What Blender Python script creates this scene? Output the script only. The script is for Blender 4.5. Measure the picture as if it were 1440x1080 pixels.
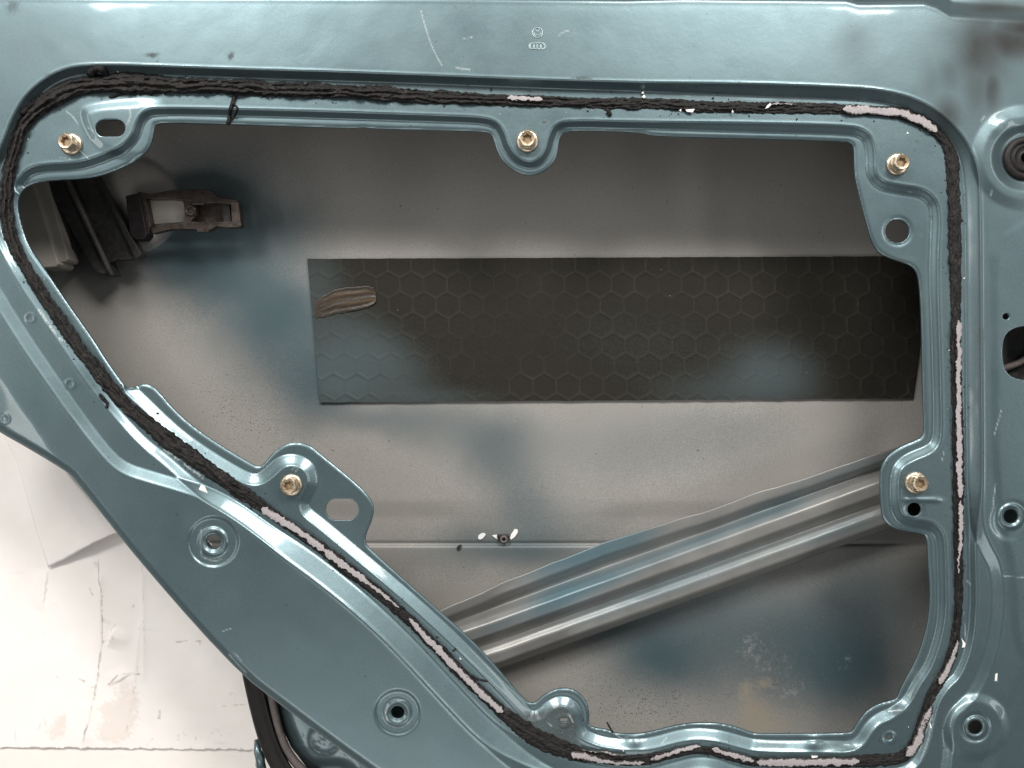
import bpy, math, random
import numpy as np

random.seed(7)
rng = np.random.default_rng(11)
for o in list(bpy.data.objects):
    bpy.data.objects.remove(o)

# ------------------------------------------------------------------ camera, world, lamps, exposure
S = 0.00055            # metres per photograph pixel on the face of the inner panel
ZP = 0.130             # height of the inner panel's face above the bench
HF = math.radians(67)
CD = 720 * S / math.tan(HF / 2)      # camera distance from the panel face
scene = bpy.context.scene
COL = scene.collection
cam_d = bpy.data.cameras.new("camera")
cam_d.sensor_width = 36
cam_d.lens = 18 / math.tan(HF / 2)
cam_d.clip_start = 0.01
cam_d.clip_end = 50
cam = bpy.data.objects.new("camera", cam_d)
cam.location = (0, 0, ZP + CD)
COL.objects.link(cam)
scene.camera = cam

world = bpy.data.worlds.new("World")
scene.world = world
world.use_nodes = True
bg = world.node_tree.nodes["Background"]
bg.inputs[0].default_value = (0.93, 0.97, 1.0, 1)
bg.inputs[1].default_value = 0.12


def lamp(name, loc, size, power, color=(1, 0.96, 0.91), target=(0, 0, 0.1)):
    l = bpy.data.lights.new(name, 'AREA')
    l.shape = 'RECTANGLE'
    l.size, l.size_y = size
    l.energy = power
    l.color = color
    o = bpy.data.objects.new(name, l)
    o.location = loc
    from mathutils import Vector
    d = Vector(target) - Vector(loc)
    o.rotation_euler = d.to_track_quat('-Z', 'Y').to_euler() if name != "added_side_light" else (0, math.radians(50 if loc[0] > 0 else -50), 0)
    COL.objects.link(o)


lamp("ceiling_lamp", (-0.95, 1.60, 1.75), (1.0, 0.50), 40)
lamp("ceiling_lamp", (0.75, 1.60, 1.75), (1.1, 0.50), 40)
lamp("ceiling_lamp", (-0.30, -1.40, 1.75), (1.6, 0.5), 8)
lamp("added_side_light", (-2.0, 0.2, 1.75), (0.22, 1.8), 8.5)  # added light, no known source: thin highlights on the pressed edges, side fill
lamp("added_side_light", (2.0, 0.2, 1.75), (0.22, 1.8), 8)  # its added counterpart on the right, likewise without a known source

vs = scene.view_settings
vs.view_transform = 'Standard'
vs.look = 'None'
vs.exposure = 0.22
vs.gamma = 1.0

# ------------------------------------------------------------------ helpers
TAB = rng.random((256, 256))


def vn(x, y, seed=0):
    x = np.asarray(x, float) + seed * 17.31
    y = np.asarray(y, float) + seed * 9.77
    xi = np.floor(x).astype(int); yi = np.floor(y).astype(int)
    fx = x - xi; fy = y - yi
    fx = fx * fx * (3 - 2 * fx); fy = fy * fy * (3 - 2 * fy)
    a = TAB[xi & 255, yi & 255]; b = TAB[(xi + 1) & 255, yi & 255]
    c = TAB[xi & 255, (yi + 1) & 255]; d = TAB[(xi + 1) & 255, (yi + 1) & 255]
    return (a * (1 - fx) + b * fx) * (1 - fy) + (c * (1 - fx) + d * fx) * fy


def fbm(x, y, seed=0, o=4):
    t = 0; a = 0.5; n = 0
    for k in range(o):
        t = t + a * vn(x * 2 ** k, y * 2 ** k, seed + k * 3); n += a; a *= 0.5
    return t / n


def W(px, py, depth=0.0):
    """photograph pixel on the plane `depth` px below the panel face -> world"""
    k = (CD + depth * S) / CD
    return ((px - 720) * S * k, (540 - py) * S * k, ZP - depth * S)


def Wn(px, py, depth):
    px = np.asarray(px, float); py = np.asarray(py, float); depth = np.broadcast_to(np.asarray(depth, float), px.shape)
    k = (CD + depth * S) / CD
    return np.stack([(px - 720) * S * k, (540 - py) * S * k, ZP - depth * S], -1)


def mesh_np(name, V, quads=None, tris=None, polys=None, smooth=True):
    me = bpy.data.meshes.new(name)
    V = np.asarray(V, np.float32).reshape(-1, 3)
    loops = []; starts = []; n = 0; totals = []
    for arr in (quads, tris):
        if arr is not None and len(arr):
            a = np.asarray(arr, np.int32)
            k = a.shape[1]
            loops.append(a.ravel())
            starts.append(n + np.arange(len(a), dtype=np.int32) * k)
            totals.append(np.full(len(a), k, np.int32))
            n += a.size
    if polys:
        for p in polys:
            loops.append(np.asarray(p, np.int32))
            starts.append(np.array([n], np.int32)); totals.append(np.array([len(p)], np.int32)); n += len(p)
    loops = np.concatenate(loops); starts = np.concatenate(starts); totals = np.concatenate(totals)
    me.vertices.add(len(V)); me.vertices.foreach_set("co", V.ravel())
    me.loops.add(len(loops)); me.loops.foreach_set("vertex_index", loops)
    me.polygons.add(len(starts)); me.polygons.foreach_set("loop_start", starts); me.polygons.foreach_set("loop_total", totals)
    me.polygons.foreach_set("use_smooth", np.full(len(starts), smooth, bool))
    me.update(calc_edges=True)
    me.validate()
    return me


def link(name, me, mat=None, parent=None, **props):
    o = bpy.data.objects.new(name, me)
    COL.objects.link(o)
    if mat is not None and me is not None:
        if not me.materials:
            me.materials.append(mat)
    if parent is not None:
        o.parent = parent
    for k, v in props.items():
        o[k] = v
    return o


def attr(me, name, vals):
    a = me.attributes.new(name, 'FLOAT', 'POINT')
    a.data.foreach_set("value", np.asarray(vals, np.float32).ravel())


def grid_quads(nr, nc, off=0, mask=None):
    i = np.arange(nr - 1)[:, None] * nc + np.arange(nc - 1)[None, :] + off
    q = np.stack([i, i + nc, i + nc + 1, i + 1], -1)
    if mask is not None:
        return q[mask]
    return q.reshape(-1, 4)


def chaikin(P, n=2, closed=True):
    P = np.asarray(P, float)
    for _ in range(n):
        if closed:
            Q = np.roll(P, -1, 0)
            P = np.stack([0.75 * P + 0.25 * Q, 0.25 * P + 0.75 * Q], 1).reshape(-1, 2)
        else:
            a, b = P[:-1], P[1:]
            R = np.stack([0.75 * a + 0.25 * b, 0.25 * a + 0.75 * b], 1).reshape(-1, 2)
            P = np.concatenate([P[:1], R, P[-1:]])
    return P


def sdf(P, X, Y, R=70.0, closed=True):
    """signed distance (inside +) on a regular grid, clipped to R"""
    P = np.asarray(P, float)
    xs = X[0]; ys = Y[:, 0]
    D = np.full(X.shape, float(R * R))
    I = np.zeros(X.shape, bool)
    n = len(P)
    for i in range(n if closed else n - 1):
        a = P[i]; b = P[(i + 1) % n]
        x0, x1 = min(a[0], b[0]) - R, max(a[0], b[0]) + R
        y0, y1 = min(a[1], b[1]) - R, max(a[1], b[1]) + R
        c0, c1 = np.searchsorted(xs, [x0, x1]); r0, r1 = np.searchsorted(ys, [y0, y1])
        if c1 > c0 and r1 > r0:
            xx = X[r0:r1, c0:c1]; yy = Y[r0:r1, c0:c1]
            d = b - a; L = d @ d + 1e-12
            t = np.clip(((xx - a[0]) * d[0] + (yy - a[1]) * d[1]) / L, 0, 1)
            q = (xx - a[0] - t * d[0]) ** 2 + (yy - a[1] - t * d[1]) ** 2
            np.minimum(D[r0:r1, c0:c1], q, out=D[r0:r1, c0:c1])
        if closed and a[1] != b[1]:
            lo, hi = (a, b) if a[1] < b[1] else (b, a)
            r0 = np.searchsorted(ys, lo[1]); r1 = np.searchsorted(ys, hi[1])
            for r in range(r0, r1):
                xc = lo[0] + (ys[r] - lo[1]) / (hi[1] - lo[1]) * (hi[0] - lo[0])
                I[r, :np.searchsorted(xs, xc)] ^= True
    D = np.sqrt(D)
    return np.where(I, D, -D) if closed else D


def ramp(d, hw, r=2.5):
    """0 outside .. 1 inside: a straight slope of half-width hw with rounded shoulders"""
    return 0.5 + (np.sqrt((d + hw) ** 2 + r * r) - np.sqrt((d - hw) ** 2 + r * r)) / (4 * hw)


def idw(X, Y, ctl, p=4):
    num = 0; den = 0
    for (x, y, v) in ctl:
        w = 1.0 / (((X - x) ** 2 + (Y - y) ** 2) / 1e4 + 0.22) ** (p / 2)
        num = num + w * v; den = den + w
    return num / den


# ------------------------------------------------------------------ materials
def new_mat(name):
    m = bpy.data.materials.new(name)
    m.use_nodes = True
    nt = m.node_tree
    return m, nt, nt.nodes["Principled BSDF"]


def N(nt, t, **kw):
    n = nt.nodes.new(t)
    for k, v in kw.items():
        setattr(n, k, v)
    return n


def noise(nt, scale, detail=2, rough=0.5, vec=None, stretch=None):
    n = N(nt, 'ShaderNodeTexNoise')
    n.inputs['Scale'].default_value = scale
    n.inputs['Detail'].default_value = detail
    n.inputs['Roughness'].default_value = rough
    tc = N(nt, 'ShaderNodeTexCoord')
    if stretch:
        mp = N(nt, 'ShaderNodeMapping')
        mp.inputs['Scale'].default_value = stretch
        nt.links.new(tc.outputs['Object'], mp.inputs['Vector'])
        nt.links.new(mp.outputs['Vector'], n.inputs['Vector'])
    else:
        nt.links.new(tc.outputs['Object'], n.inputs['Vector'])
    return n.outputs['Fac']


def maprange(nt, v, a, b, c=0.0, d=1.0):
    n = N(nt, 'ShaderNodeMapRange')
    n.inputs[1].default_value = a; n.inputs[2].default_value = b
    n.inputs[3].default_value = c; n.inputs[4].default_value = d
    nt.links.new(v, n.inputs[0])
    return n.outputs[0]


def mixc(nt, fac, a, b, blend='MIX'):
    n = N(nt, 'ShaderNodeMix', data_type='RGBA', blend_type=blend)
    if isinstance(fac, (int, float)):
        n.inputs[0].default_value = fac
    else:
        nt.links.new(fac, n.inputs[0])
    for s, v in ((6, a), (7, b)):
        if isinstance(v, tuple):
            n.inputs[s].default_value = (*v, 1)
        else:
            nt.links.new(v, n.inputs[s])
    return n.outputs[2]


def mth(nt, op, a, b=None):
    n = N(nt, 'ShaderNodeMath', operation=op)
    for i, v in enumerate((a, b)):
        if v is None:
            continue
        if isinstance(v, (int, float)):
            n.inputs[i].default_value = v
        else:
            nt.links.new(v, n.inputs[i])
    return n.outputs[0]


def attrn(nt, name):
    n = N(nt, 'ShaderNodeAttribute', attribute_name=name)
    return n.outputs['Fac']


def bump(nt, h, strength, dist=0.0005):
    n = N(nt, 'ShaderNodeBump')
    n.inputs['Strength'].default_value = strength
    n.inputs['Distance'].default_value = dist
    nt.links.new(h, n.inputs['Height'])
    return n.outputs['Normal']


def make_paint(name, attrs=True):
    m, nt, b = new_mat(name)
    flake = noise(nt, 1500, 2, 0.6)
    blot = noise(nt, 14, 4, 0.6)
    c = mixc(nt, maprange(nt, flake, 0.3, 0.7), (0.096, 0.150, 0.170), (0.148, 0.212, 0.232))
    c = mixc(nt, maprange(nt, blot, 0.35, 0.75, 0, 0.25), c, (0.15, 0.20, 0.212))
    smudge = noise(nt, 45, 6, 0.7)
    rough = mth(nt, 'ADD', maprange(nt, blot, 0.3, 0.7, 0.34, 0.40), maprange(nt, smudge, 0.45, 0.75, 0.0, 0.06))
    if attrs:
        g = attrn(nt, 'grime'); sc = attrn(nt, 'scratch')
        gn = noise(nt, 700, 4, 0.65)
        gm = mth(nt, 'MULTIPLY', g, maprange(nt, gn, 0.35, 0.62, 0.35, 1.0))
        c = mixc(nt, gm, c, (0.035, 0.033, 0.03))
        d = attrn(nt, 'dust')
        c = mixc(nt, mth(nt, 'MULTIPLY', d, 0.85), c, (0.05, 0.048, 0.045))
        c = mixc(nt, mth(nt, 'MULTIPLY', sc, maprange(nt, noise(nt, 900, 2), 0.35, 0.6)), c, (0.50, 0.56, 0.56))
        r2 = mth(nt, 'ADD', rough, mth(nt, 'MULTIPLY', mth(nt, 'MAXIMUM', g, d), 0.35))
        nt.links.new(r2, b.inputs['Roughness'])
        met = mth(nt, 'SUBTRACT', 0.74, mth(nt, 'MULTIPLY', mth(nt, 'MAXIMUM', gm, sc), 0.7))
        nt.links.new(met, b.inputs['Metallic'])
        coat = mth(nt, 'SUBTRACT', 0.5, mth(nt, 'MULTIPLY', mth(nt, 'MAXIMUM', g, d), 0.45))
        nt.links.new(coat, b.inputs['Coat Weight'])
    else:
        nt.links.new(rough, b.inputs['Roughness'])
        b.inputs['Metallic'].default_value = 0.74
        b.inputs['Coat Weight'].default_value = 0.5
    # specks of dirt
    sp = noise(nt, 330, 1)
    c = mixc(nt, maprange(nt, sp, 0.785, 0.80), c, (0.05, 0.05, 0.05))
    nt.links.new(c, b.inputs['Base Color'])
    b.inputs['Coat Roughness'].default_value = 0.06
    peel = noise(nt, 240, 2)
    nt.links.new(bump(nt, peel, 0.06, 0.0006), b.inputs['Normal'])
    return m


M_PAINT = make_paint("blue_paint")
M_PAINT2 = make_paint("blue_paint_plain", False)


def make_skin():
    m, nt, b = new_mat("primer_with_overspray")
    ov = attrn(nt, 'overspray')
    mist = noise(nt, 1300, 2, 0.7)
    big = noise(nt, 9, 4, 0.55)
    base = mixc(nt, maprange(nt, big, 0.3, 0.7), (0.325, 0.312, 0.292), (0.385, 0.372, 0.352))
    base = mixc(nt, maprange(nt, mist, 0.35, 0.65, 0, 0.5), base, (0.22, 0.212, 0.20))
    f = mth(nt, 'ADD', ov, mth(nt, 'MULTIPLY', mth(nt, 'SUBTRACT', mist, 0.5), 0.85))
    f = maprange(nt, f, 0.03, 0.98)
    blue = mixc(nt, maprange(nt, mist, 0.35, 0.65), (0.034, 0.066, 0.080), (0.064, 0.106, 0.122))
    c = mixc(nt, f, base, blue)
    d = attrn(nt, 'dirt')
    dn = noise(nt, 260, 5, 0.7)
    dm = maprange(nt, mth(nt, 'ADD', d, mth(nt, 'MULTIPLY', mth(nt, 'SUBTRACT', dn, 0.5), 1.2)), 0.2, 0.95, 0, 0.75)
    dm = mth(nt, 'MULTIPLY', dm, maprange(nt, d, 0.03, 0.2))
    c = mixc(nt, dm, c, (0.36, 0.31, 0.235))
    s = attrn(nt, 'scuff')
    sm = maprange(nt, mth(nt, 'ADD', s, mth(nt, 'MULTIPLY', mth(nt, 'SUBTRACT', noise(nt, 190, 5, 0.7), 0.5), 1.9)), 0.70, 1.0, 0, 0.5)
    sm = mth(nt, 'MULTIPLY', sm, maprange(nt, s, 0.03, 0.2))
    c = mixc(nt, sm, c, (0.30, 0.315, 0.315))
    sp = noise(nt, 300, 1)
    c = mixc(nt, maprange(nt, sp, 0.80, 0.815), c, (0.06, 0.05, 0.045))
    sp2 = noise(nt, 620, 1)
    spf = attrn(nt, 'specks')
    c = mixc(nt, mth(nt, 'MULTIPLY', spf, maprange(nt, sp2, 0.66, 0.70)), c, (0.06, 0.05, 0.04))
    sp3 = noise(nt, 260, 1, stretch=(1, 1.3, 1))
    c = mixc(nt, maprange(nt, sp3, 0.85, 0.86), c, (0.5, 0.5, 0.5))
    nt.links.new(c, b.inputs['Base Color'])
    b.inputs['Roughness'].default_value = 0.42
    b.inputs['Metallic'].default_value = 0.15
    b.inputs['Specular IOR Level'].default_value = 0.45
    nt.links.new(bump(nt, mist, 0.10, 0.0002), b.inputs['Normal'])
    return m


M_SKIN = make_skin()


def simple(name, col, rough=0.6, metal=0.0, var=0.25, scale=300, bmp=0.0, spec=0.5):
    m, nt, b = new_mat(name)
    n = noise(nt, scale, 4, 0.65)
    lo = tuple(v * (1 - var) for v in col); hi = tuple(min(1, v * (1 + var)) for v in col)
    nt.links.new(mixc(nt, maprange(nt, n, 0.3, 0.7), lo, hi), b.inputs['Base Color'])
    nt.links.new(maprange(nt, n, 0.3, 0.7, rough - 0.08, rough + 0.08), b.inputs['Roughness'])
    b.inputs['Metallic'].default_value = metal
    b.inputs['Specular IOR Level'].default_value = spec
    if bmp:
        nt.links.new(bump(nt, n, bmp, 0.001), b.inputs['Normal'])
    return m


def make_pad():
    m, nt, b = new_mat("bitumen_pad")
    ov = attrn(nt, 'overspray')
    mist = noise(nt, 1100, 3, 0.75)
    base = mixc(nt, maprange(nt, mist, 0.3, 0.7), (0.010, 0.0095, 0.007), (0.026, 0.0235, 0.018))
    f = mth(nt, 'ADD', ov, mth(nt, 'MULTIPLY', mth(nt, 'SUBTRACT', mist, 0.5), 0.5))
    c = mixc(nt, maprange(nt, f, 0.08, 1.0), base, (0.062, 0.085, 0.09))
    rg = attrn(nt, 'ridge')
    c = mixc(nt, mth(nt, 'MULTIPLY', rg, maprange(nt, mist, 0.3, 0.7, 0.2, 0.75)), c, (0.05, 0.046, 0.038))
    sp = noise(nt, 330, 1)
    c = mixc(nt, maprange(nt, sp, 0.83, 0.845), c, (0.4, 0.38, 0.35))
    nt.links.new(c, b.inputs['Base Color'])
    b.inputs['Roughness'].default_value = 0.75
    b.inputs['Specular IOR Level'].default_value = 0.2
    nt.links.new(bump(nt, noise(nt, 1500, 2), 0.45, 0.0004), b.inputs['Normal'])
    return m


M_PAD = make_pad()


def make_sealant():
    m, nt, b = new_mat("black_sealant")
    n1 = noise(nt, 900, 5, 0.7)
    n2 = noise(nt, 120, 3, 0.6)
    b.inputs['Specular IOR Level'].default_value = 0.3
    c = mixc(nt, maprange(nt, n1, 0.35, 0.75), (0.005, 0.005, 0.005), (0.02, 0.018, 0.018))
    c = mixc(nt, maprange(nt, mth(nt, 'MULTIPLY', n1, n2), 0.31, 0.42, 0, 0.6), c, (0.13, 0.118, 0.113))
    co = attrn(nt, 'core')
    c = mixc(nt, mth(nt, 'MULTIPLY', co, maprange(nt, n1, 0.4, 0.62, 0.1, 1.0)), c, (0.05, 0.044, 0.042))
    nt.links.new(c, b.inputs['Base Color'])
    nt.links.new(mth(nt, 'ADD', maprange(nt, n2, 0.3, 0.7, 0.28, 0.5), mth(nt, 'MULTIPLY', co, 0.35)), b.inputs['Roughness'])
    nt.links.new(bump(nt, n1, 0.9, 0.0012), b.inputs['Normal'])
    return m


M_SEAL = make_sealant()


def make_film():
    m, nt, b = new_mat("pale_film")
    n1 = noise(nt, 700, 4, 0.7)
    fl = attrn(nt, 'wear')
    c = mixc(nt, maprange(nt, n1, 0.3, 0.7), (0.29, 0.268, 0.28), (0.43, 0.40, 0.412))
    k = maprange(nt, mth(nt, 'ADD', mth(nt, 'MULTIPLY', n1, 0.8), fl), 0.68, 0.75)
    c = mixc(nt, k, c, (0.05, 0.045, 0.042))
    nt.links.new(c, b.inputs['Base Color'])
    b.inputs['Roughness'].default_value = 0.7
    nt.links.new(bump(nt, n1, 0.3, 0.0006), b.inputs['Normal'])
    return m


M_FILM = make_film()


def make_gold():
    m, nt, b = new_mat("yellow_zinc")
    n1 = noise(nt, 500, 4, 0.7)
    c = mixc(nt, maprange(nt, n1, 0.3, 0.7), (0.44, 0.365, 0.26), (0.62, 0.55, 0.445))
    c = mixc(nt, maprange(nt, noise(nt, 900, 3, 0.7), 0.62, 0.70), c, (0.16, 0.10, 0.06))
    nt.links.new(c, b.inputs['Base Color'])
    b.inputs['Metallic'].default_value = 0.85
    nt.links.new(maprange(nt, n1, 0.3, 0.7, 0.22, 0.42), b.inputs['Roughness'])
    return m


M_GOLD = make_gold()
M_GOLD_SHADED = simple("yellow_zinc_shaded", (0.30, 0.22, 0.14), 0.5, 0.6, 0.4, 900)  # darker copy of the zinc, paints shade into the bolt recess
M_EMBLEM_LIT = simple("highlit_blue_paint", (0.33, 0.42, 0.44), 0.35, 0.5, 0.1, 300)  # lighter blue paints the glint of the emblem's raised lines
M_BLACK = simple("black_plastic", (0.022, 0.021, 0.02), 0.45, 0.0, 0.5, 220, 0.15)
M_RUBBER = simple("black_rubber", (0.014, 0.0125, 0.0125), 0.55, 0.0, 0.35, 260, 0.2, 0.3)
M_RUBBER_DUSTY = simple("dusty_rubber", (0.13, 0.11, 0.105), 0.7, 0.0, 0.3, 260, 0.2)
M_RIDGE_LIT = simple("highlit_black_plastic", (0.06, 0.053, 0.048), 0.5, 0.0, 0.4, 300, 0.2)  # lighter tone paints the highlight along the guide ridge
M_GREY = simple("grey_plastic", (0.33, 0.31, 0.28), 0.55, 0.0, 0.08, 60)
M_BROWN = simple("brown_metal", (0.058, 0.045, 0.038), 0.36, 0.4, 0.45, 180, 0.3)
def make_glue():
    m, nt, b = new_mat("brown_glue")
    n1 = noise(nt, 500, 4, 0.7)
    c = mixc(nt, maprange(nt, attrn(nt, 'streak'), 0.25, 0.8), (0.020, 0.0135, 0.008), (0.07, 0.044, 0.022))
    c = mixc(nt, maprange(nt, n1, 0.5, 0.75), c, (0.06, 0.05, 0.032))
    c = mixc(nt, attrn(nt, 'rim'), c, (0.014, 0.012, 0.009))
    nt.links.new(c, b.inputs['Base Color'])
    b.inputs['Roughness'].default_value = 0.4
    nt.links.new(bump(nt, n1, 0.4, 0.0008), b.inputs['Normal'])
    return m


M_GLUE = make_glue()
M_WHITE = simple("white_flake", (0.82, 0.82, 0.80), 0.6, 0.0, 0.05, 200)
M_CRUMB = simple("black_crumb", (0.02, 0.019, 0.018), 0.7, 0.0, 0.4, 600)


def make_beam():
    m, nt, b = new_mat("beam_primer")
    ov = attrn(nt, 'overspray')
    mist = noise(nt, 1300, 2, 0.7)
    base = mixc(nt, maprange(nt, noise(nt, 30, 4), 0.3, 0.7), (0.19, 0.191, 0.185), (0.25, 0.251, 0.243))
    f = maprange(nt, mth(nt, 'ADD', ov, mth(nt, 'MULTIPLY', mth(nt, 'SUBTRACT', mist, 0.5), 0.4)), 0.1, 0.95)
    c = mixc(nt, f, base, (0.085, 0.15, 0.18))
    sp = noise(nt, 420, 2)
    c = mixc(nt, maprange(nt, sp, 0.74, 0.76), c, (0.05, 0.045, 0.04))
    nt.links.new(c, b.inputs['Base Color'])
    b.inputs['Metallic'].default_value = 0.18
    b.inputs['Roughness'].default_value = 0.36
    b.inputs['Coat Weight'].default_value = 0.12
    b.inputs['Coat Roughness'].default_value = 0.12
    nt.links.new(bump(nt, noise(nt, 300, 2), 0.08, 0.0005), b.inputs['Normal'])
    return m


M_BEAM = make_beam()


def make_paper(name):
    m, nt, b = new_mat(name)
    st = attrn(nt, 'stain'); tear = attrn(nt, 'tear')
    n1 = noise(nt, 260, 5, 0.7)
    n2 = noise(nt, 25, 4, 0.6)
    c = mixc(nt, maprange(nt, n2, 0.3, 0.7), (0.88, 0.83, 0.80), (0.91, 0.885, 0.865))
    k = maprange(nt, mth(nt, 'ADD', tear, mth(nt, 'MULTIPLY', mth(nt, 'SUBTRACT', n1, 0.5), 1.0)), 0.45, 0.6, 0, 0.5)
    k = mth(nt, 'MULTIPLY', k, maprange(nt, tear, 0.02, 0.15))
    c = mixc(nt, k, c, (0.70, 0.61, 0.55))
    s2 = maprange(nt, mth(nt, 'ADD', st, mth(nt, 'MULTIPLY', mth(nt, 'SUBTRACT', n1, 0.5), 0.9)), 0.25, 0.85, 0, 0.8)
    s2 = mth(nt, 'MULTIPLY', s2, maprange(nt, st, 0.02, 0.15))
    c = mixc(nt, s2, c, (0.30, 0.25, 0.21))
    sc1 = noise(nt, 60, 3, 0.6, stretch=(1, 0.18, 1)); sc2 = noise(nt, 70, 3, 0.6, stretch=(0.15, 1, 1))
    c = mixc(nt, maprange(nt, sc1, 0.68, 0.74, 0, 0.35), c, (0.55, 0.50, 0.46))
    c = mixc(nt, maprange(nt, sc2, 0.70, 0.76, 0, 0.3), c, (0.6, 0.55, 0.51))
    nt.links.new(c, b.inputs['Base Color'])
    b.inputs['Roughness'].default_value = 0.75
    nt.links.new(bump(nt, n1, 0.15, 0.0005), b.inputs['Normal'])
    return m


M_PAPER = make_paper("scuffed_white_paper")
M_BENCH = simple("white_bench", (0.88, 0.84, 0.80), 0.6, 0.0, 0.03, 30, 0.05)

# ------------------------------------------------------------------ the setting: the bench
bq = 3.0
bench = mesh_np("workbench", [(-bq, -bq, 0), (bq, -bq, 0), (bq, bq, 0), (-bq, bq, 0)], quads=[(0, 1, 2, 3)], smooth=False)
link("workbench", bench, M_BENCH, kind="structure")

# ------------------------------------------------------------------ the door
door = link("car_door", None, label="stripped teal blue car door lying open side up, with black sealant round its opening", category="car door")
door.empty_display_size = 0.1

OPEN = chaikin([
    (219, 171), (319, 174), (400, 176.5), (500, 180), (510, 178), (522, 180.5), (638, 183), (682, 184.5), (693, 189), (696.5, 204), (704, 222),
    (718, 237), (741, 247.5), (764, 242), (780.5, 226), (784.5, 208), (786, 194), (792, 186), (811, 182.5), (903, 185.5), (917, 191), (1040, 193.8),
    (1188, 198), (1198, 200.5), (1202, 208), (1202, 244), (1207, 267), (1218, 310), (1226, 338), (1235, 354), (1252, 363), (1280, 371.5),
    (1290, 381), (1294, 399), (1297, 454), (1298.5, 560), (1301, 605), (1298, 615), (1288, 620), (1268, 628), (1251, 639), (1241, 654),
    (1238, 671), (1240, 719), (1244, 733), (1257, 743), (1276, 747), (1297, 750), (1304.5, 755), (1306, 790), (1309, 825), (1308, 860),
    (1302.5, 891), (1290, 927), (1273, 958), (1266, 972), (1262, 983), (1254, 986), (1234, 991), (1218, 1002), (1207, 1016), (1201, 1028),
    (1195, 1032), (1109, 1033), (1068, 1033), (1055, 1031), (1039, 1024), (1011, 1017.5), (978, 1017), (950, 1021), (922, 1028.5), (900, 1033),
    (867, 1033), (856, 1027), (833, 1024), (828, 1019), (828, 1010), (828.5, 1001), (823.5, 985), (812, 973), (797, 968), (780, 970), (764, 979),
    (754, 989), (746, 990), (737, 985), (700, 941), (665, 902), (610, 853.5), (561, 810), (517, 770), (512.5, 762), (514, 751), (523.5, 729),
    (525.5, 713), (519, 699), (500, 679.5), (450, 639), (436, 627), (416.5, 621.5), (397, 626.5), (380.5, 640.5), (370, 654), (362.5, 657),
    (355, 654), (311, 628), (272, 601.5), (245, 578), (218, 546), (208, 541), (198.5, 540), (191.5, 544.5), (178, 546), (171, 539), (144, 500),
    (133, 481.5), (91.5, 423), (58, 373), (42, 351), (30.5, 323), (24, 295), (24, 279), (30.5, 266), (44, 258), (67, 253), (111, 251),
    (136, 248), (167, 237.5), (194, 223.5), (208, 210), (214, 194), (216, 180)], 2)

STEP = chaikin([
    (24, 262), (32, 252), (42, 241), (62, 236), (111, 234), (142, 224), (174, 210), (191, 192), (196, 173), (204, 161), (219, 156), (319, 158), (400, 160),
    (499, 163), (638, 167.5), (680, 169.5), (697, 175), (706, 189), (711, 207), (724, 225), (743, 233.5), (759, 229), (771, 214), (776, 192),
    (783, 179), (800, 173.5), (894, 176), (1040, 179), (1193, 182.5), (1214, 188), (1222, 200), (1225, 219), (1224, 243), (1236, 260), (1262, 266),
    (1294, 270), (1310, 281), (1316, 300), (1313, 360), (1313, 399), (1315, 454), (1318, 560), (1318.5, 609), (1314, 626), (1303, 634), (1284, 641),
    (1268, 650), (1259.5, 662), (1257, 684), (1258, 712), (1265, 729), (1281, 736), (1306, 739), (1318, 747), (1323, 760), (1325, 830),
    (1325, 863), (1319, 897), (1306.5, 935), (1287, 963), (1276, 985), (1257, 1002), (1234, 1010.5), (1220.5, 1024), (1210, 1042), (1195, 1050),
    (1151, 1049.5), (1066, 1049), (1040, 1042.5), (1011, 1034), (978, 1031), (950, 1035.5), (922, 1044), (894, 1048), (855, 1045), (831, 1038),
    (817, 1030), (813, 1016), (811, 999), (801, 988), (786, 985.5), (772, 992.5), (760, 1004), (750, 1008), (739, 1002), (700, 960), (638, 897),
    (571, 836), (505, 781), (450, 735), (431, 721), (426, 709), (434.5, 693), (441, 677), (436, 659), (425, 649.5), (408, 646), (394, 650.5),
    (380.5, 663), (367, 674), (353, 675), (335, 667), (283, 635), (242, 604), (200, 563), (188, 552), (181, 545), (186, 538), (200, 520),
    (165, 480), (110, 400), (62, 330), (45, 290), (42, 272), (30, 268)], 2)

TOPR = [(6, 212), (25, 162), (47, 130), (86, 103), (135, 96), (250, 100), (360, 104), (560, 110), (760, 118), (900, 122), (1040, 126), (1160, 130),
        (1235, 134), (1285, 146), (1322, 168), (1348, 196), (1362, 228), (1367, 262), (1368, 330), (1369, 450), (1370, 600), (1371, 715)]
DIAG = [(760, 1092), (690, 1036), (636, 980), (574, 912), (515, 855), (450, 802), (386, 757), (330, 716), (285, 692)]
STEPA = chaikin(TOPR + [(1374, 745), (1386, 772), (1400, 797), (1404, 830), (1402, 880), (1390, 930), (1375, 965), (1358, 988), (1340, 1003), (1332, 1025),
                        (1334, 1060), (1325, 1110), (1250, 1130), (1000, 1125), (850, 1125)] + DIAG +
                [(245, 680), (210, 670), (178, 660), (155, 643), (115, 592), (78, 540), (40, 485), (0, 422), (-30, 370), (-40, 310), (-30, 255), (-8, 228)], 2)
STEPB = chaikin(TOPR + [(1367, 760), (1368, 800), (1369, 863), (1362, 913), (1347, 950), (1332, 962), (1316, 985), (1308, 1015), (1300, 1050), (1285, 1078),
                        (1255, 1090), (1151, 1093), (1068, 1093), (1033, 1086), (1005, 1074), (978, 1072), (950, 1080), (908, 1092), (867, 1092), (805, 1084), (755, 1068)] +
                DIAG[1:] + [(262, 673), (235, 648), (205, 625), (175, 594), (140, 552), (105, 505), (60, 440), (30, 395), (8, 355), (-6, 320), (-10, 280), (-5, 240)], 2)

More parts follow.
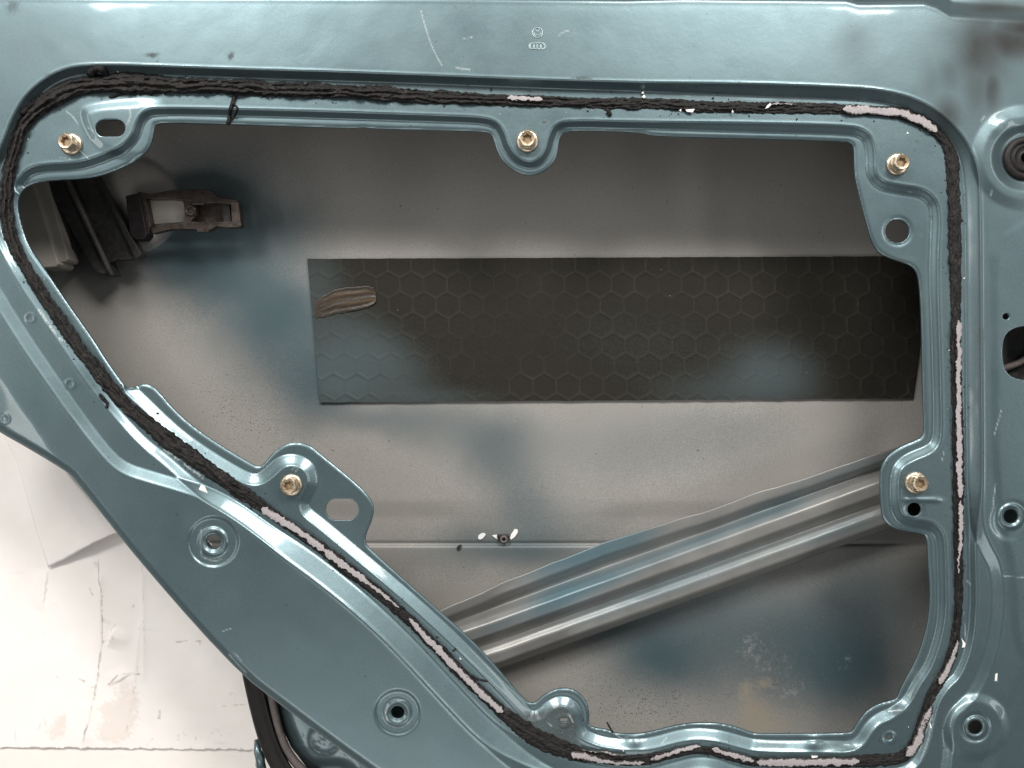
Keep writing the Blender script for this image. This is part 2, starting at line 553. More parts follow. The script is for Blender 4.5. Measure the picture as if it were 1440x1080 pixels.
X0, X1, Y0, Y1 = -115, 1555, -115, 1195
OUTER = chaikin([(X0 + 5, 535), (0, 608), (36, 628), (94, 663), (103, 671), (150, 731), (194, 786), (278, 883), (344, 952), (388, 985.5), (457, 1038), (515, 1080),
                 (600, 1140), (650, 1180), (660, Y1 + 50), (670, Y1 + 60), (X1 + 50, Y1 + 60), (X1 + 60, Y1 + 50), (X1 + 60, Y0 - 50), (X1 + 50, Y0 - 60), (X0 - 50, Y0 - 60), (X0 - 60, Y0 - 50), (X0 - 60, 470), (X0 - 50, 490)], 1)
TOPFOLD = [(X0 - 60, -5), (0, -5), (300, -4), (600, -3), (880, 0), (960, -2), (1040, -1), (1190, 0), (1208, 5), (1300, 4), (1318, 10), (1338, 22), (1440, 29), (X1 + 60, 33)]

# (cx, cy, half length, radius, angle)
HOLES = [(155, 180, 9, 12.5, 0), (1262, 325, 0.5, 17, 0), (481, 716.5, 8.5, 15.5, 0), (1286, 716.5, 0.5, 10, 0), (300, 762, 0.5, 11, 0),
         (559, 1002, 0.5, 9.5, 0), (1422, 726, 0.5, 10.5, 0), (1372, 1023, 0.5, 10.5, 0), (1415, 445, 0.5, 5, 0), (1442, 222, 0.5, 20, 0),
         (1251, 1037, 0.5, 4, 0), (793, 1013, 3, 3.5, 0)]
BIGHOLE = chaikin([(1409, 480), (1418, 464), (1440, 457), (1500, 457), (1512, 470), (1512, 525), (1500, 537), (1440, 536), (1420, 530), (1410, 515)], 2)

STEPPX = 1.8
gx = np.arange(X0, X1 + 0.1, STEPPX); gy = np.arange(Y0, Y1 + 0.1, STEPPX)
GX, GY = np.meshgrid(gx, gy)
sdO = sdf(OPEN, GX, GY, 60)
sdS = sdf(STEP, GX, GY, 60)
sdA = sdf(STEPA, GX, GY, 70)
sdB = sdf(STEPB, GX, GY, 70)
sdOut = sdf(OUTER, GX, GY, 60)

hwA = idw(GX, GY, [(700, 110, 6), (200, 95, 6), (40, 140, 7), (1300, 155, 9), (1368, 300, 12), (1370, 600, 12), (1404, 830, 8), (1380, 960, 9), (1335, 1030, 7),
                   (450, 802, 16), (640, 985, 16), (330, 716, 13), (250, 682, 9), (178, 660, 9), (60, 510, 10), (0, 422, 10)])
hwB = idw(GX, GY, [(700, 110, 6), (200, 95, 6), (40, 140, 7), (1300, 155, 9), (1368, 300, 12), (1370, 600, 12), (1369, 830, 5), (1330, 962, 6), (1300, 1050, 7),
                   (1100, 1090, 9), (450, 802, 16), (640, 985, 16), (330, 716, 13), (250, 662, 8), (175, 594, 7), (60, 440, 5), (-5, 300, 6)])
hwS = idw(GX, GY, [(700, 170, 5), (300, 158, 5), (150, 220, 6), (1318, 500, 6.5), (1260, 690, 7), (1325, 830, 6.5), (1100, 1049, 9), (980, 1031, 9), (800, 995, 8),
                   (600, 862, 8.5), (450, 735, 8.5), (300, 645, 9), (220, 582, 9), (1270, 268, 7), (1316, 320, 7)])
HT = -7.0 * ramp(sdA, hwA, 1.5) - (8.0 - 4.5 * np.clip((190 - GX) / 60, 0, 1) * np.clip((GY - 330) / 60, 0, 1)) * ramp(sdB, hwB, 1.3) - 9.0 * ramp(sdS, hwS, 1.1)
for (sd_, hw_, a_) in ((sdA, hwA, 0.42), (sdB, hwB, 0.42), (sdS, hwS, 0.6)):
    HT += a_ * np.exp(-((sd_ + hw_) / 2.2) ** 2) - 0.7 * a_ * np.exp(-((sd_ - hw_) / 2.2) ** 2)
# rolled lip at the free edge of the opening, and rounding towards the outer edge
HT -= 1.6 * np.clip(1 - (-sdO) / 4.0, 0, 1) ** 2
HT -= 6.0 * np.clip(1 - sdOut / 11.0, 0, 1.3) ** 2
# top fold: the face rolls over towards the window slot
fold_y = np.interp(GX, [p[0] for p in TOPFOLD], [p[1] for p in TOPFOLD])
ft = fold_y - GY
HT -= 26 * ramp(ft - 9, 9, 3.5) - 26 * ramp(-120.0, 9, 3.5)
HT += 0.7 * np.exp(-((ft + 2) / 4) ** 2)
# crease in the lower left corner
ca = np.array([-20.0, 502.0]); cb = np.array([94.0, 664.0]); cd = (cb - ca) / np.linalg.norm(cb - ca)
side = (GX - ca[0]) * cd[1] - (GY - ca[1]) * cd[0]
along = (GX - ca[0]) * cd[0] + (GY - ca[1]) * cd[1]
HT -= 0.16 * 0.5 * (-side + np.sqrt(side ** 2 + 6)) * np.clip(1 - (along - 170) / 60, 0, 1) * np.clip((260 - GX) / 60, 0, 1)
# raised land round the slot in the upper left corner
E1 = chaikin([(113, 160), (130, 150), (200, 144), (240, 144), (240, 225), (143, 216)], 2)
HT += 3.2 * ramp(sdf(E1, GX, GY, 50), 5.5, 2) * np.clip((235 - GX) / 40, 0, 1)
# pressed bead under the lower right bolt
HT += 2.2 * np.exp(-((GY - 703) / 3.2) ** 2) / (1 + np.exp(-(GX - 1271) / 2.5)) / (1 + np.exp((GX - 1322) / 2.5))


def disc(cx, cy, r, h, hw, rr=1.5):
    global HT
    d = r - np.hypot(GX - cx, GY - cy)
    HT = HT + h * ramp(d, hw, rr) - h * ramp(-400.0, hw, rr)


def ring(cx, cy, r, h, w):
    global HT
    d = np.hypot(GX - cx, GY - cy)
    HT = HT + h * np.exp(-((d - r) / w) ** 2)


disc(300, 762, 34.5, -2.6, 1.6, 0.6); ring(300, 762, 17, 3.2, 3.4)
disc(559, 1002, 31, -2.0, 1.6, 0.6); ring(559, 1002, 16, 3.0, 4.5); disc(559, 1002, 22, -1.5, 2)
ring(1422, 726, 15, 3.0, 3.2); disc(1422, 732, 27, -1.6, 3)
disc(1372, 1023, 42, 3.0, 6); ring(1372, 1023, 18, -2.2, 2.5); ring(1372, 1023, 13, 1.6, 2.2)
disc(1440, 222, 66, 4.0, 8); disc(1442, 222, 41, -8.0, 6.5)
ring(1408, 176, 5, 1.5, 12)
ring(793, 1014, 8, 1.8, 2); ring(1251, 1037, 7, 1.6, 2)
ring(1286, 716.5, 12, -0.8, 2); ring(1262, 325, 19, -0.9, 2.2)
for (cx, cy) in ((43, 447), (99, 540), (7, 589)):
    ring(cx, cy, 6.2, 0.7, 1.3)
HT += 2.6 * np.exp(-(((GX - 1145) / 11) ** 2 + ((GY - 1045) / 9) ** 2)) - 2.0 * np.exp(-(((GX - 1190) / 14) ** 2 + ((GY - 1046) / 8) ** 2))
HT += 2.2 * np.exp(-(((GX - 893) / 9) ** 2 + ((GY - 1042) / 10) ** 2))
HT += 1.8 * np.exp(-(((GX - 1264) / 12) ** 2 + ((GY - 999) / 7) ** 2))
# lower right: a long shallow land running to the sill
E2 = chaikin([(1470, 880), (1446, 940), (1428, 990), (1402, 1050), (1380, 1100), (1370, 1260), (1640, 1260), (1640, 880)], 2)
HT += 4.0 * ramp(sdf(E2, GX, GY, 50), 9, 3)
E3 = chaikin([(1397, 300), (1398, 460), (1400, 700), (1425, 800), (1428, 900), (1445, 930), (1640, 930), (1640, 300)], 2)
HT += 0.9 * ramp(sdf(E3, GX, GY, 50), 5, 2)
# hand-made unevenness of pressed sheet
HT += 1.3 * (fbm(GX / 170, GY / 170, 3, 3) - 0.5) + 0.35 * (fbm(GX / 40, GY / 40, 5, 2) - 0.5)

MASK = np.minimum(-sdO, sdOut)
for (cx, cy, hl, r, a) in HOLES:
    d = np.hypot(np.maximum(np.abs(GX - cx) - hl, 0), GY - cy) - r
    MASK = np.minimum(MASK, d)
MASK = np.minimum(MASK, -sdf(BIGHOLE, GX, GY, 60))
MASK = np.where(np.abs(MASK) < 0.12, 0.12 * np.where(MASK >= 0, 1, -1), MASK)


def hp(px, py):
    """panel height (px) at photograph pixels"""
    fx = np.clip((np.asarray(px, float) - X0) / STEPPX, 0, len(gx) - 1.001)
    fy = np.clip((np.asarray(py, float) - Y0) / STEPPX, 0, len(gy) - 1.001)
    i = fx.astype(int); j = fy.astype(int); a = fx - i; b = fy - j
    return (HT[j, i] * (1 - a) + HT[j, i + 1] * a) * (1 - b) + (HT[j + 1, i] * (1 - a) + HT[j + 1, i + 1] * a) * b


def seg_dist(poly, wscale=1.0, R=12):
    return sdf(np.asarray(poly, float), GX, GY, R, closed=False)


# marks on the paint
grime = np.zeros_like(GX); scratch = np.zeros_like(GX); dust = np.zeros_like(GX)
sm = chaikin([(700, 992), (745, 1004), (765, 998), (788, 990), (806, 998), (814, 1020), (815, 1045), (800, 1062), (760, 1052), (720, 1022)], 2)
grime = np.maximum(grime, np.clip(sdf(sm, GX, GY, 40) / 9 + 0.35, 0, 0.92) * (0.6 + 0.65 * fbm(GX / 14, GY / 14, 8)))
for pl, w_, a_ in [([(345, 113), (480, 118), (600, 122), (705, 128)], 6.5, .5), ([(700, 131), (730, 128), (760, 131)], 7, .55), ([(50, 132), (90, 106), (140, 100), (330, 107)], 4, .4), ([(830, 128), (1000, 135), (1160, 141)], 5, .4), ([(1352, 250), (1354, 420)], 3, .4), ([(20, 190), (12, 240)], 9, .35)]:
    d_ = seg_dist(pl, R=16)
    grime = np.maximum(grime, a_ * np.clip(1.3 - d_ / w_, 0, 1) * np.clip(2.2 * fbm(GX / 22, GY / 6, 23, 4) - 0.35, 0, 1))
for (cx, cy, rx, ry, a) in [(215, 78, 9, 3, .8), (325, 79, 4, 5, .8), (440, 112, 30, 2.5, .5), (520, 117, 20, 2.5, .6), (820, 110, 15, 3, .7), (940, 120, 30, 3, .6),
                            (1000, 124, 20, 2, .6), (640, 10, 4, 4, .4), (18, 10, 9, 8, .5), (99, 96, 6, 3, .6), (68, 105, 5, 3, .6), (1039, 119, 3, 3, .9),
                            (1378, 470, 3, 14, .5), (1376, 655, 3, 30, .45), (1378, 740, 3, 30, .4), (1307, 304, 4, 4, .8), (1295, 330, 3, 3, .7), (1290, 199, 4, 3, .7),
                            (1366, 710, 4, 3, .9), (1305, 182, 3, 6, .5), (1343, 172, 6, 6, .6), (660, 10, 3, 3, .5), (1415, 835, 5, 4, .7), (627, 965, 2.2, 2.2, 1),
                            (140, 975, 2, 2, .5), (95, 575, 6, 8, .35), (85, 570, 5, 5, .3), (1264, 365, 16, 5, .4), (1288, 950, 10, 8, .4), (1262, 1000, 16, 6, .4),
                            (1180, 1048, 30, 6, .35), (1090, 1048, 25, 5, .25), (560, 1020, 16, 5, .4), (302, 788, 14, 5, .35), (283, 760, 4, 16, .35), (766, 172, 5, 2, .9), (745, 176, 3, 2, .7),
                            (1155, 150, 8, 3, .6)]:
    n = fbm(GX / 4, GY / 4, 21, 3)
    grime = np.maximum(grime, a * np.clip(1.5 * np.exp(-(((GX - cx) / rx) ** 2 + ((GY - cy) / ry) ** 2)) - (n > 0.5) * 0.5, 0, 1))
for (cx, cy, rx, ry, a) in [(1380, 70, 50, 60, .95), (1420, 60, 70, 34, 1.0), (1375, 110, 30, 60, .7), (1440, 40, 60, 20, 1.0), (1332, 160, 24, 30, .8), (1395, 125, 16, 40, .9), (1310, 110, 20, 40, .35), (1200, 60, 25, 30, .25),
                            (1340, 100, 30, 40, .5), (1400, 12, 60, 12, .9), (1410, 835, 25, 25, .3), (1376, 470, 10, 200, .35), (60, 60, 60, 40, .15)]:
    dust = np.maximum(dust, a * np.exp(-(((GX - cx) / rx) ** 2 + ((GY - cy) / ry) ** 2)) * (0.75 + 0.5 * fbm(GX / 34, GY / 50, 31)))
SCR = [([(592, 15), (600, 45), (610, 72), (622, 93)], 1.1), ([(641, 95), (652, 97), (660, 98)], 1.6), ([(785, 50), (793, 44), (800, 43)], .9), ([(650, 55), (665, 52)], 1),
       ([(94, 157), (103, 164), (110, 175)], 1.2), ([(84, 221), (100, 224)], 1), ([(109, 208), (125, 224)], 1), ([(130, 190), (131, 184), (124, 180)], .8),
       ([(1408, 577), (1398, 612)], 1.0), ([(1400, 680), (1398, 695), (1396, 715)], 1.1), ([(1411, 810), (1440, 812)], .9), ([(410, 661), (416, 655)], 1), ([(415, 664), (420, 657)], 1),
       ([(1324, 650), (1328, 632)], .8), ([(1380, 170), (1384, 164)], 1.5), ([(313, 888), (324, 884)], .9), ([(322, 920), (335, 935), (346, 946)], 1.2), ([(330, 918), (340, 930)], .8),
       ([(1393, 275), (1395, 268)], 1.5), ([(1360, 817), (1365, 822)], 1.1), ([(1356, 860), (1358, 900)], .7), ([(1400, 950), (1402, 958)], 1.5), ([(800, 1004), (806, 1016)], 1.4), ([(770, 1016), (776, 1021)], 1.4),
       ([(865, 1032), (875, 1040), (883, 1036)], 1.1), ([(895, 1044), (905, 1040)], 1), ([(938, 1036), (930, 1046)], 1), ([(283, 745), (281, 765), (284, 783)], 1.2), ([(286, 784), (300, 789), (312, 787)], 1.3),
       ([(546, 990), (541, 1003), (545, 1014)], 1.5), ([(550, 986), (570, 984)], 1.1), ([(182, 153), (184, 163), (179, 175)], 1.5), ([(1276, 269), (1283, 271)], .8), ([(60, 640), (66, 648)], .7)]
for (pl, w) in SCR:
    d = seg_dist(chaikin(pl, 2, False))
    scratch = np.maximum(scratch, 0.8 * np.clip(1.15 - d / (w * 0.95), 0, 1))
# chipped edge along the sealant, lower left
for pl in [[(228, 630), (262, 655), (285, 672)], [(55, 436), (72, 462), (88, 480)], [(5, 345), (15, 365)]]:
    d = seg_dist(pl); n = fbm(GX / 5, GY / 5, 41)
    scratch = np.maximum(scratch, np.clip(1.0 - d / 3.0, 0, 1) * (n > 0.48))


def build_panel():
    nr, nc = GX.shape
    ins = MASK > 0
    c = ins[:-1, :-1].astype(int) + ins[:-1, 1:] + ins[1:, :-1] + ins[1:, 1:]
    full = c == 4
    mixed = (c > 0) & (c < 4)
    vid = -np.ones(nr * nc, int)
    used = np.zeros((nr, nc), bool)
    for (a, b) in ((0, 0), (0, 1), (1, 0), (1, 1)):
        used[a:nr - 1 + a, b:nc - 1 + b] |= full | mixed
    used &= ins
    idx = np.flatnonzero(used.ravel())
    vid[idx] = np.arange(len(idx))
    P = [GX.ravel()[idx], GY.ravel()[idx], HT.ravel()[idx]]
    A = [grime.ravel()[idx], scratch.ravel()[idx], dust.ravel()[idx]]
    base = grid_quads(nr, nc, 0, full)
    quads = vid[base]
    ex, ey, eh, ea = [], [], [], []
    edge = {}
    nb = len(idx)

    def cross(p, q):
        k = (p, q) if p < q else (q, p)
        if k in edge:
            return edge[k]
        (r0, c0), (r1, c1) = divmod(p, nc), divmod(q, nc)
        m0, m1 = MASK[r0, c0], MASK[r1, c1]
        t = m0 / (m0 - m1)
        ex.append(gx[c0] + t * (gx[c1] - gx[c0])); ey.append(gy[r0] + t * (gy[r1] - gy[r0]))
        eh.append(HT[r0, c0] + t * (HT[r1, c1] - HT[r0, c0]))
        ea.append([f[r0, c0] + t * (f[r1, c1] - f[r0, c0]) for f in (grime, scratch, dust)])
        edge[k] = nb + len(ex) - 1
        return edge[k]

    polys = []; rim = []
    for r, cc in zip(*np.nonzero(mixed)):
        cs = [r * nc + cc, (r + 1) * nc + cc, (r + 1) * nc + cc + 1, r * nc + cc + 1]
        st = [ins.flat[k] for k in cs]
        poly = []; marks = []
        for i in range(4):
            p, q = cs[i], cs[(i + 1) % 4]
            if st[i]:
                poly.append(vid[p])
            if st[i] != st[(i + 1) % 4]:
                e = cross(p, q)
                poly.append(e); marks.append((e, st[i]))
        if len(marks) == 2 and len(poly) >= 3:
            polys.append(poly)
            # exit edge vertex (in->out) to entry vertex (out->in)
            a = marks[0][0] if marks[0][1] else marks[1][0]
            b = marks[1][0] if marks[0][1] else marks[0][0]
            rim.append((a, b))
        elif len(marks) == 4:
            for i in range(4):
                pass
    PX = np.concatenate([P[0], ex]); PY = np.concatenate([P[1], ey]); PH = np.concatenate([P[2], eh])
    ea = np.array(ea)
    AT = [np.concatenate([A[k], ea[:, k]]) for k in range(3)]
    V = Wn(PX, PY, -PH)
    n0 = len(V)
    # sheet edge: a small bevel, then the thickness of the metal
    rim = np.array(rim)
    tg = {}
    for a, b in rim:
        d = V[b, :2] - V[a, :2]
        L = np.linalg.norm(d) + 1e-12
        nrm = np.array([d[1], -d[0]]) / L
        for k in (a, b):
            tg[k] = tg.get(k, 0) + nrm
    ring_ids = {k: i for i, k in enumerate(tg)}
    ks = np.array(list(tg)); nn = np.array([tg[k] for k in ks]); nn /= np.linalg.norm(nn, axis=1)[:, None] + 1e-9
    v0 = V[ks]
    b1 = v0 + np.concatenate([nn * 0.00030, np.full((len(nn), 1), -0.00022)], 1)
    b2 = v0 + np.concatenate([nn * 0.00042, np.full((len(nn), 1), -0.0006)], 1)
    b3 = v0 + np.concatenate([nn * 0.00042, np.full((len(nn), 1), -0.0016)], 1)
    m = len(ks)
    V2 = np.concatenate([V, b1, b2, b3])
    q2 = []
    for a, b in rim:
        ia, ib = ring_ids[a], ring_ids[b]
        q2.append((a, b, n0 + ib, n0 + ia)[::-1])
        q2.append((n0 + ia, n0 + ib, n0 + m + ib, n0 + m + ia)[::-1])
        q2.append((n0 + m + ia, n0 + m + ib, n0 + 2 * m + ib, n0 + 2 * m + ia)[::-1])
    me = mesh_np("inner_panel", V2, quads=np.concatenate([quads, np.array(q2)]), polys=polys)
    for nm, a in zip(("grime", "scratch", "dust"), AT):
        attr(me, nm, np.concatenate([a, np.zeros(3 * m)]))
    return me


panel = link("inner_panel", build_panel(), M_PAINT, door, label="teal blue metallic inner door panel")

# ---------------------------------------------------------------- outer skin of the door
SKD = 190.0          # px below the panel face


def skin_depth(px, py):
    px = np.asarray(px, float); py = np.asarray(py, float)
    d = SKD + 10 - 14 * ((py - 560) / 560) ** 2 - 5 * ((px - 720) / 800) ** 2
    d = d + 5.0 * ramp(py - 716, 11, 4) - 3.0 * ramp(py - 766, 4, 2) + 3.6 * np.exp(-((py - 764.5) / 2.6) ** 2)
    d = d + 3 * ramp(py - 300, 40, 10)
    r = np.hypot((px - 186), (py - 287) * 0.95)
    d = d - 26 * np.clip(1 - (r / 64) ** 2, 0, 1) ** 0.6
    return d


def blob(px, py, L):
    t = np.zeros_like(px)
    for (cx, cy, rx, ry, rot, a) in L:
        c, s = math.cos(math.radians(rot)), math.sin(math.radians(rot))
        u = ((px - cx) * c + (py - cy) * s) / rx; v = (-(px - cx) * s + (py - cy) * c) / ry
        t = 1 - (1 - t) * (1 - np.clip(a * np.exp(-(u * u + v * v) ** 1.08), 0, 1))
    return t


sx = np.arange(-110, 1551, 4.0)
sy = np.concatenate([np.arange(-90, 690, 4.0), np.arange(690, 790, 1.5), np.arange(790, 1180, 4.0)])
SX, SY = np.meshgrid(sx, sy)
SV = Wn(SX, SY, skin_depth(SX, SY))


def pip(P, x, y):
    c = np.zeros(x.shape, bool)
    for (a, b) in zip(P, np.roll(P, -1, 0)):
        if a[1] == b[1]:
            continue
        c ^= ((a[1] > y) != (b[1] > y)) & (x < (b[0] - a[0]) * (y - a[1]) / (b[1] - a[1]) + a[0])
    return c


okv = pip(OUTER, 720 + SV[..., 0] / S, 540 - SV[..., 1] / S)
okq = okv[:-1, :-1] & okv[1:, :-1] & okv[:-1, 1:] & okv[1:, 1:]
sk = mesh_np("outer_skin", SV, quads=grid_quads(*SX.shape, 0, okq))
wx = SX + 40 * (fbm(SX / 90, SY / 90, 51) - 0.5); wy = SY + 40 * (fbm(SX / 90, SY / 90, 57) - 0.5)
ovs = blob(wx, wy, [(310, 255, 80, 60, 0, .8), (280, 320, 60, 50, 0, .6), (385, 450, 95, 85, 30, 1.0), (305, 390, 120, 55, 25, .95), (345, 330, 110, 60, 0, .8), (430, 540, 60, 50, 30, .6), (250, 350, 70, 40, 10, .6), (455, 520, 60, 70, 20, .75), (540, 590, 90, 22, 0, .5),
                    (690, 640, 62, 55, 40, .6), (735, 715, 50, 62, -30, .55), (640, 605, 120, 40, 10, .4), (715, 772, 120, 30, 0, .72), (790, 735, 80, 40, 0, .4),
                    (900, 630, 190, 60, 0, .32), (1010, 600, 120, 40, 0, .2),
                    (928, 925, 82, 56, 10, .95), (1195, 925, 90, 80, 0, .9), (1080, 880, 190, 85, 0, .6), (1060, 920, 150, 70, 0, .5), (1000, 850, 120, 50, -15, .4), (1230, 830, 100, 70, 0, .5),
                    (1200, 960, 70, 60, 0, .6), (850, 880, 60, 30, -15, .5), (420, 300, 60, 60, 0, .25)])
ovs = ovs * (1 - 0.85 * np.clip((66 - np.hypot(SX - 186, (SY - 287) * 0.95)) / 5, 0, 1))   # the cup was masked
attr(sk, "overspray", np.clip(ovs, 0, 1))
attr(sk, "dirt", blob(SX, SY, [(1060, 1005, 26, 32, 0, .8), (1048, 972, 12, 20, 0, .6), (1075, 960, 15, 8, 0, .65), (1085, 1018, 30, 16, 0, .5), (1120, 1000, 30, 30, 0, .25)]))
attr(sk, "scuff", blob(SX, SY, [(1080, 930, 90, 50, 20, .7), (1190, 932, 14, 16, 0, .8), (1015, 965, 14, 8, 0, .6), (1110, 975, 30, 14, 0, .7), (1055, 905, 14, 20, 0, .6)]))
attr(sk, "specks", blob(SX, SY, [(880, 1000, 120, 40, 0, .9), (850, 950, 60, 20, 20, .7), (340, 600, 80, 50, 30, .7), (300, 570, 60, 40, 30, .6), (960, 990, 60, 30, 0, .6), (640, 800, 60, 40, 0, .25)]))
skin = link("outer_skin", sk, M_SKIN, door, label="taupe primed back of the outer door skin with misty blue overspray")

# closing walls between skin and inner panel
wall_pts = [tuple(p) for p in OUTER if X0 - 1 <= p[0] <= X1 + 1 and Y0 - 1 <= p[1] <= Y1 + 1]
wp = [(X0 + 2, Y0 + 30)] + [(X0 + 2, 530)] + [(0, 612), (40, 640), (110, 690), (194, 795), (278, 892), (344, 962), (388, 998), (457, 1050), (515, 1092), (640, 1185)] + \
     [(X1 - 6, 1190), (X1 - 6, Y0 + 30), (X0 + 2, Y0 + 30)]
wp = np.array(wp, float)
wv = []
cen = np.array([720.0, 560.0])
for (x, y) in wp:
    i = cen + (np.array([x, y]) - cen) * 0.985
    for z_ in (14.0, 205.0):
        wv.append(((i[0] - 720) * S, (540 - i[1]) * S, ZP - z_ * S))
nq = len(wp)
wq = [(2 * i, 2 * i + 1, 2 * i + 3, 2 * i + 2) for i in range(nq - 1)]
link("side_wall", mesh_np("side_wall", np.array(wv), quads=wq, smooth=False), M_PAINT2, door)

# ---------------------------------------------------------------- damping pad
PC = [(432, 364), (1310, 360), (1284, 560), (450, 566)]     # corners in the photograph
nu, nv = 460, 108
U, Vv = np.meshgrid(np.linspace(0, 1, nu), np.linspace(0, 1, nv))
pxx = (1 - U) * (1 - Vv) * PC[0][0] + U * (1 - Vv) * PC[1][0] + U * Vv * PC[2][0] + (1 - U) * Vv * PC[3][0]
pyy = (1 - U) * (1 - Vv) * PC[0][1] + U * (1 - Vv) * PC[1][1] + U * Vv * PC[2][1] + (1 - U) * Vv * PC[3][1]
# right end: the corner is cut back
pyy = pyy + 1.2 * (fbm(pxx / 14, pyy / 9, 61) - 0.5) * (np.abs(Vv - 0.5) > 0.47)
HXW, HXR = 33.0, 28.6
qx = pxx - 8 * (pyy - 364) / 200; qy = pyy - 372
d1 = None
best = np.full(pxx.shape, 1e9); second = np.full(pxx.shape, 1e9)
r0 = np.floor(qy / HXR)
for dr in (-1, 0, 1, 2):
    rr = r0 + dr
    ox = np.where(rr.astype(int) % 2 == 0, 0, HXW / 2)
    c0 = np.floor((qx - ox) / HXW)
    for dc in (0, 1):
        cx = (c0 + dc) * HXW + ox; cy = rr * HXR
        dd = np.hypot(qx - cx, (qy - cy))
        second = np.where(dd < best, best, np.minimum(second, dd))
        best = np.minimum(best, dd)
edge_d = second - best
fade = np.clip(2.2 * fbm(pxx / 90, pyy / 60, 66, 3) - 0.4, 0.12, 1) * (0.5 + 0.8 * fbm(pxx / 9, pyy / 9, 67, 2))
hexh = 1.9 * np.exp(-(edge_d / 1.9) ** 2) * fade + 0.9 * (vn(qx / HXW * 1.0, qy / HXR, 3) - 0.5)
hexh += 0.5 * (fbm(pxx / 7, pyy / 7, 71) - 0.5)
PADT = 5.0
dep = skin_depth(pxx, pyy) - PADT - hexh
PV = Wn(pxx, pyy, dep)
top = grid_quads(nv, nu)
bord = np.concatenate([np.arange(nu), np.arange(1, nv) * nu + nu - 1, (nv - 1) * nu + np.arange(nu - 2, -1, -1), np.arange(nv - 2, 0, -1) * nu])
bx = pxx.ravel()[bord]; by = pyy.ravel()[bord]
BV = np.concatenate([PV.reshape(-1, 3)[bord], Wn(bx, by, skin_depth(bx, by) + 1)])
nb = len(bord); o0 = nu * nv
bq_ = [(o0 + i, o0 + (i + 1) % nb, o0 + nb + (i + 1) % nb, o0 + nb + i) for i in range(nb)]
pm = mesh_np("damping_pad", np.concatenate([PV.reshape(-1, 3), BV]), quads=np.concatenate([top, np.array(bq_)]))
po = blob(pxx, pyy, [(470, 530, 85, 60, 10, 1.0), (520, 500, 90, 45, 30, .7), (440, 400, 45, 60, 0, .5), (1085, 525, 65, 45, 0, .8), (1010, 550, 100, 28, 0, .4), (600, 560, 100, 16, 0, .4),
                     (900, 480, 120, 50, 0, .15)])
attr(pm, "overspray", np.concatenate([po.ravel(), np.zeros(2 * nb)]))
attr(pm, "ridge", np.concatenate([(np.exp(-(edge_d / 1.9) ** 2) * fade * (1 - 0.7 * po)).ravel(), np.zeros(2 * nb)]))
pad = link("damping_pad", pm, M_PAD, door, label="black damping pad embossed with hexagons on the outer skin")

# smear of brown glue on the pad
gs = np.array([(444, 424, 448), (455, 415, 447), (468, 408, 444), (485, 404, 440), (503, 402, 437), (518, 402, 433), (526, 405, 428), (529, 413, 422)], float)
gxs = np.linspace(0, 1, 70)
xs_ = np.interp(gxs, np.linspace(0, 1, len(gs)), gs[:, 0]); t_ = np.interp(gxs, np.linspace(0, 1, len(gs)), gs[:, 1]); b_ = np.interp(gxs, np.linspace(0, 1, len(gs)), gs[:, 2])
n_ = 26
GV = np.zeros((n_, 70, 3)); ga = np.linspace(0, 1, n_)
for j in range(n_):
    t2 = t_ + 2.0 * (vn(gxs * 40, gxs * 0, 5) - 0.5); b2 = b_ + 2.0 * (vn(gxs * 40, gxs * 0 + 5, 6) - 0.5)
    yy = t2 + (b2 - t2) * ga[j]
    rid = 1.1 * vn(gxs * 3 + j * 0.1, np.full(70, j * 0.45), 9) + 1.6 * (ga[j] in (0, 1)) * 0
    lip = 1.8 * np.exp(-(min(ga[j], 1 - ga[j]) / 0.06) ** 2) * (0.3 + 0.7 * vn(gxs * 12, gxs * 0, 12))
    hgt = np.where((j == 0) | (j == n_ - 1), -0.5, 0.3 + (rid + lip) * np.clip(gxs * 2.5, 0.15, 1))
    hgt = hgt * np.where(gxs > 0.985, 0.0, 1)
    GV[j] = Wn(xs_, yy, skin_depth(xs_, yy) - PADT - 0.9 - hgt)
gme = mesh_np("glue_smear", GV, quads=grid_quads(n_, 70))
gu, gw = np.meshgrid(gxs, ga)
attr(gme, "rim", np.clip(1.3 * np.exp(-(np.minimum(gw, 1 - gw) / 0.075) ** 2) + np.exp(-((1 - gu) / 0.05) ** 2) + 0.6 * np.clip(1 - gu * 2.2, 0, 1), 0, 1) * (0.4 + 1.1 * vn(gu * 14, gw * 5, 6)))
attr(gme, "streak", vn(gu * 3 + gw * 0.6, gw * 11, 9))
link("glue_smear", gme, M_GLUE, pad, label="brown brushed glue smear")

# ---------------------------------------------------------------- diagonal impact beam
bt = np.linspace(0, 1, 150)
top_x = 540 + bt * (1340 - 540)
base_y = np.interp(top_x, [540, 620, 700, 775, 830, 900, 1000, 1240, 1400], [889, 857, 822, 790, 771, 748, 716, 636, 582])
line_y = np.interp(top_x, [540, 1400], [896, 584]) 
prof = np.array([(0, 15), (2, 15), (9, 13), (11, 11), (15, -4), (19, -6), (22, 4), (24, 10), (33, 18), (36, 19.5), (50, 18), (53, 15), (60, 0), (65, -2),
                 (67, 3), (69, 8), (78, 14), (81, 15), (93, 13), (96, 10), (102, -3), (103, -7)], float)
pv = np.linspace(0, 103, 90)
ph = np.interp(pv, prof[:, 0], prof[:, 1])
ker = np.ones(3) / 3
ph = np.convolve(np.pad(ph, 1, 'edge'), ker, 'valid')
BX = np.zeros((90, 150)); BY = BX.copy(); BD = BX.copy()
scale = np.interp(top_x, [540, 700, 1000, 1240, 1400], [0.9, 0.98, 1.0, 1.0, 1.0])
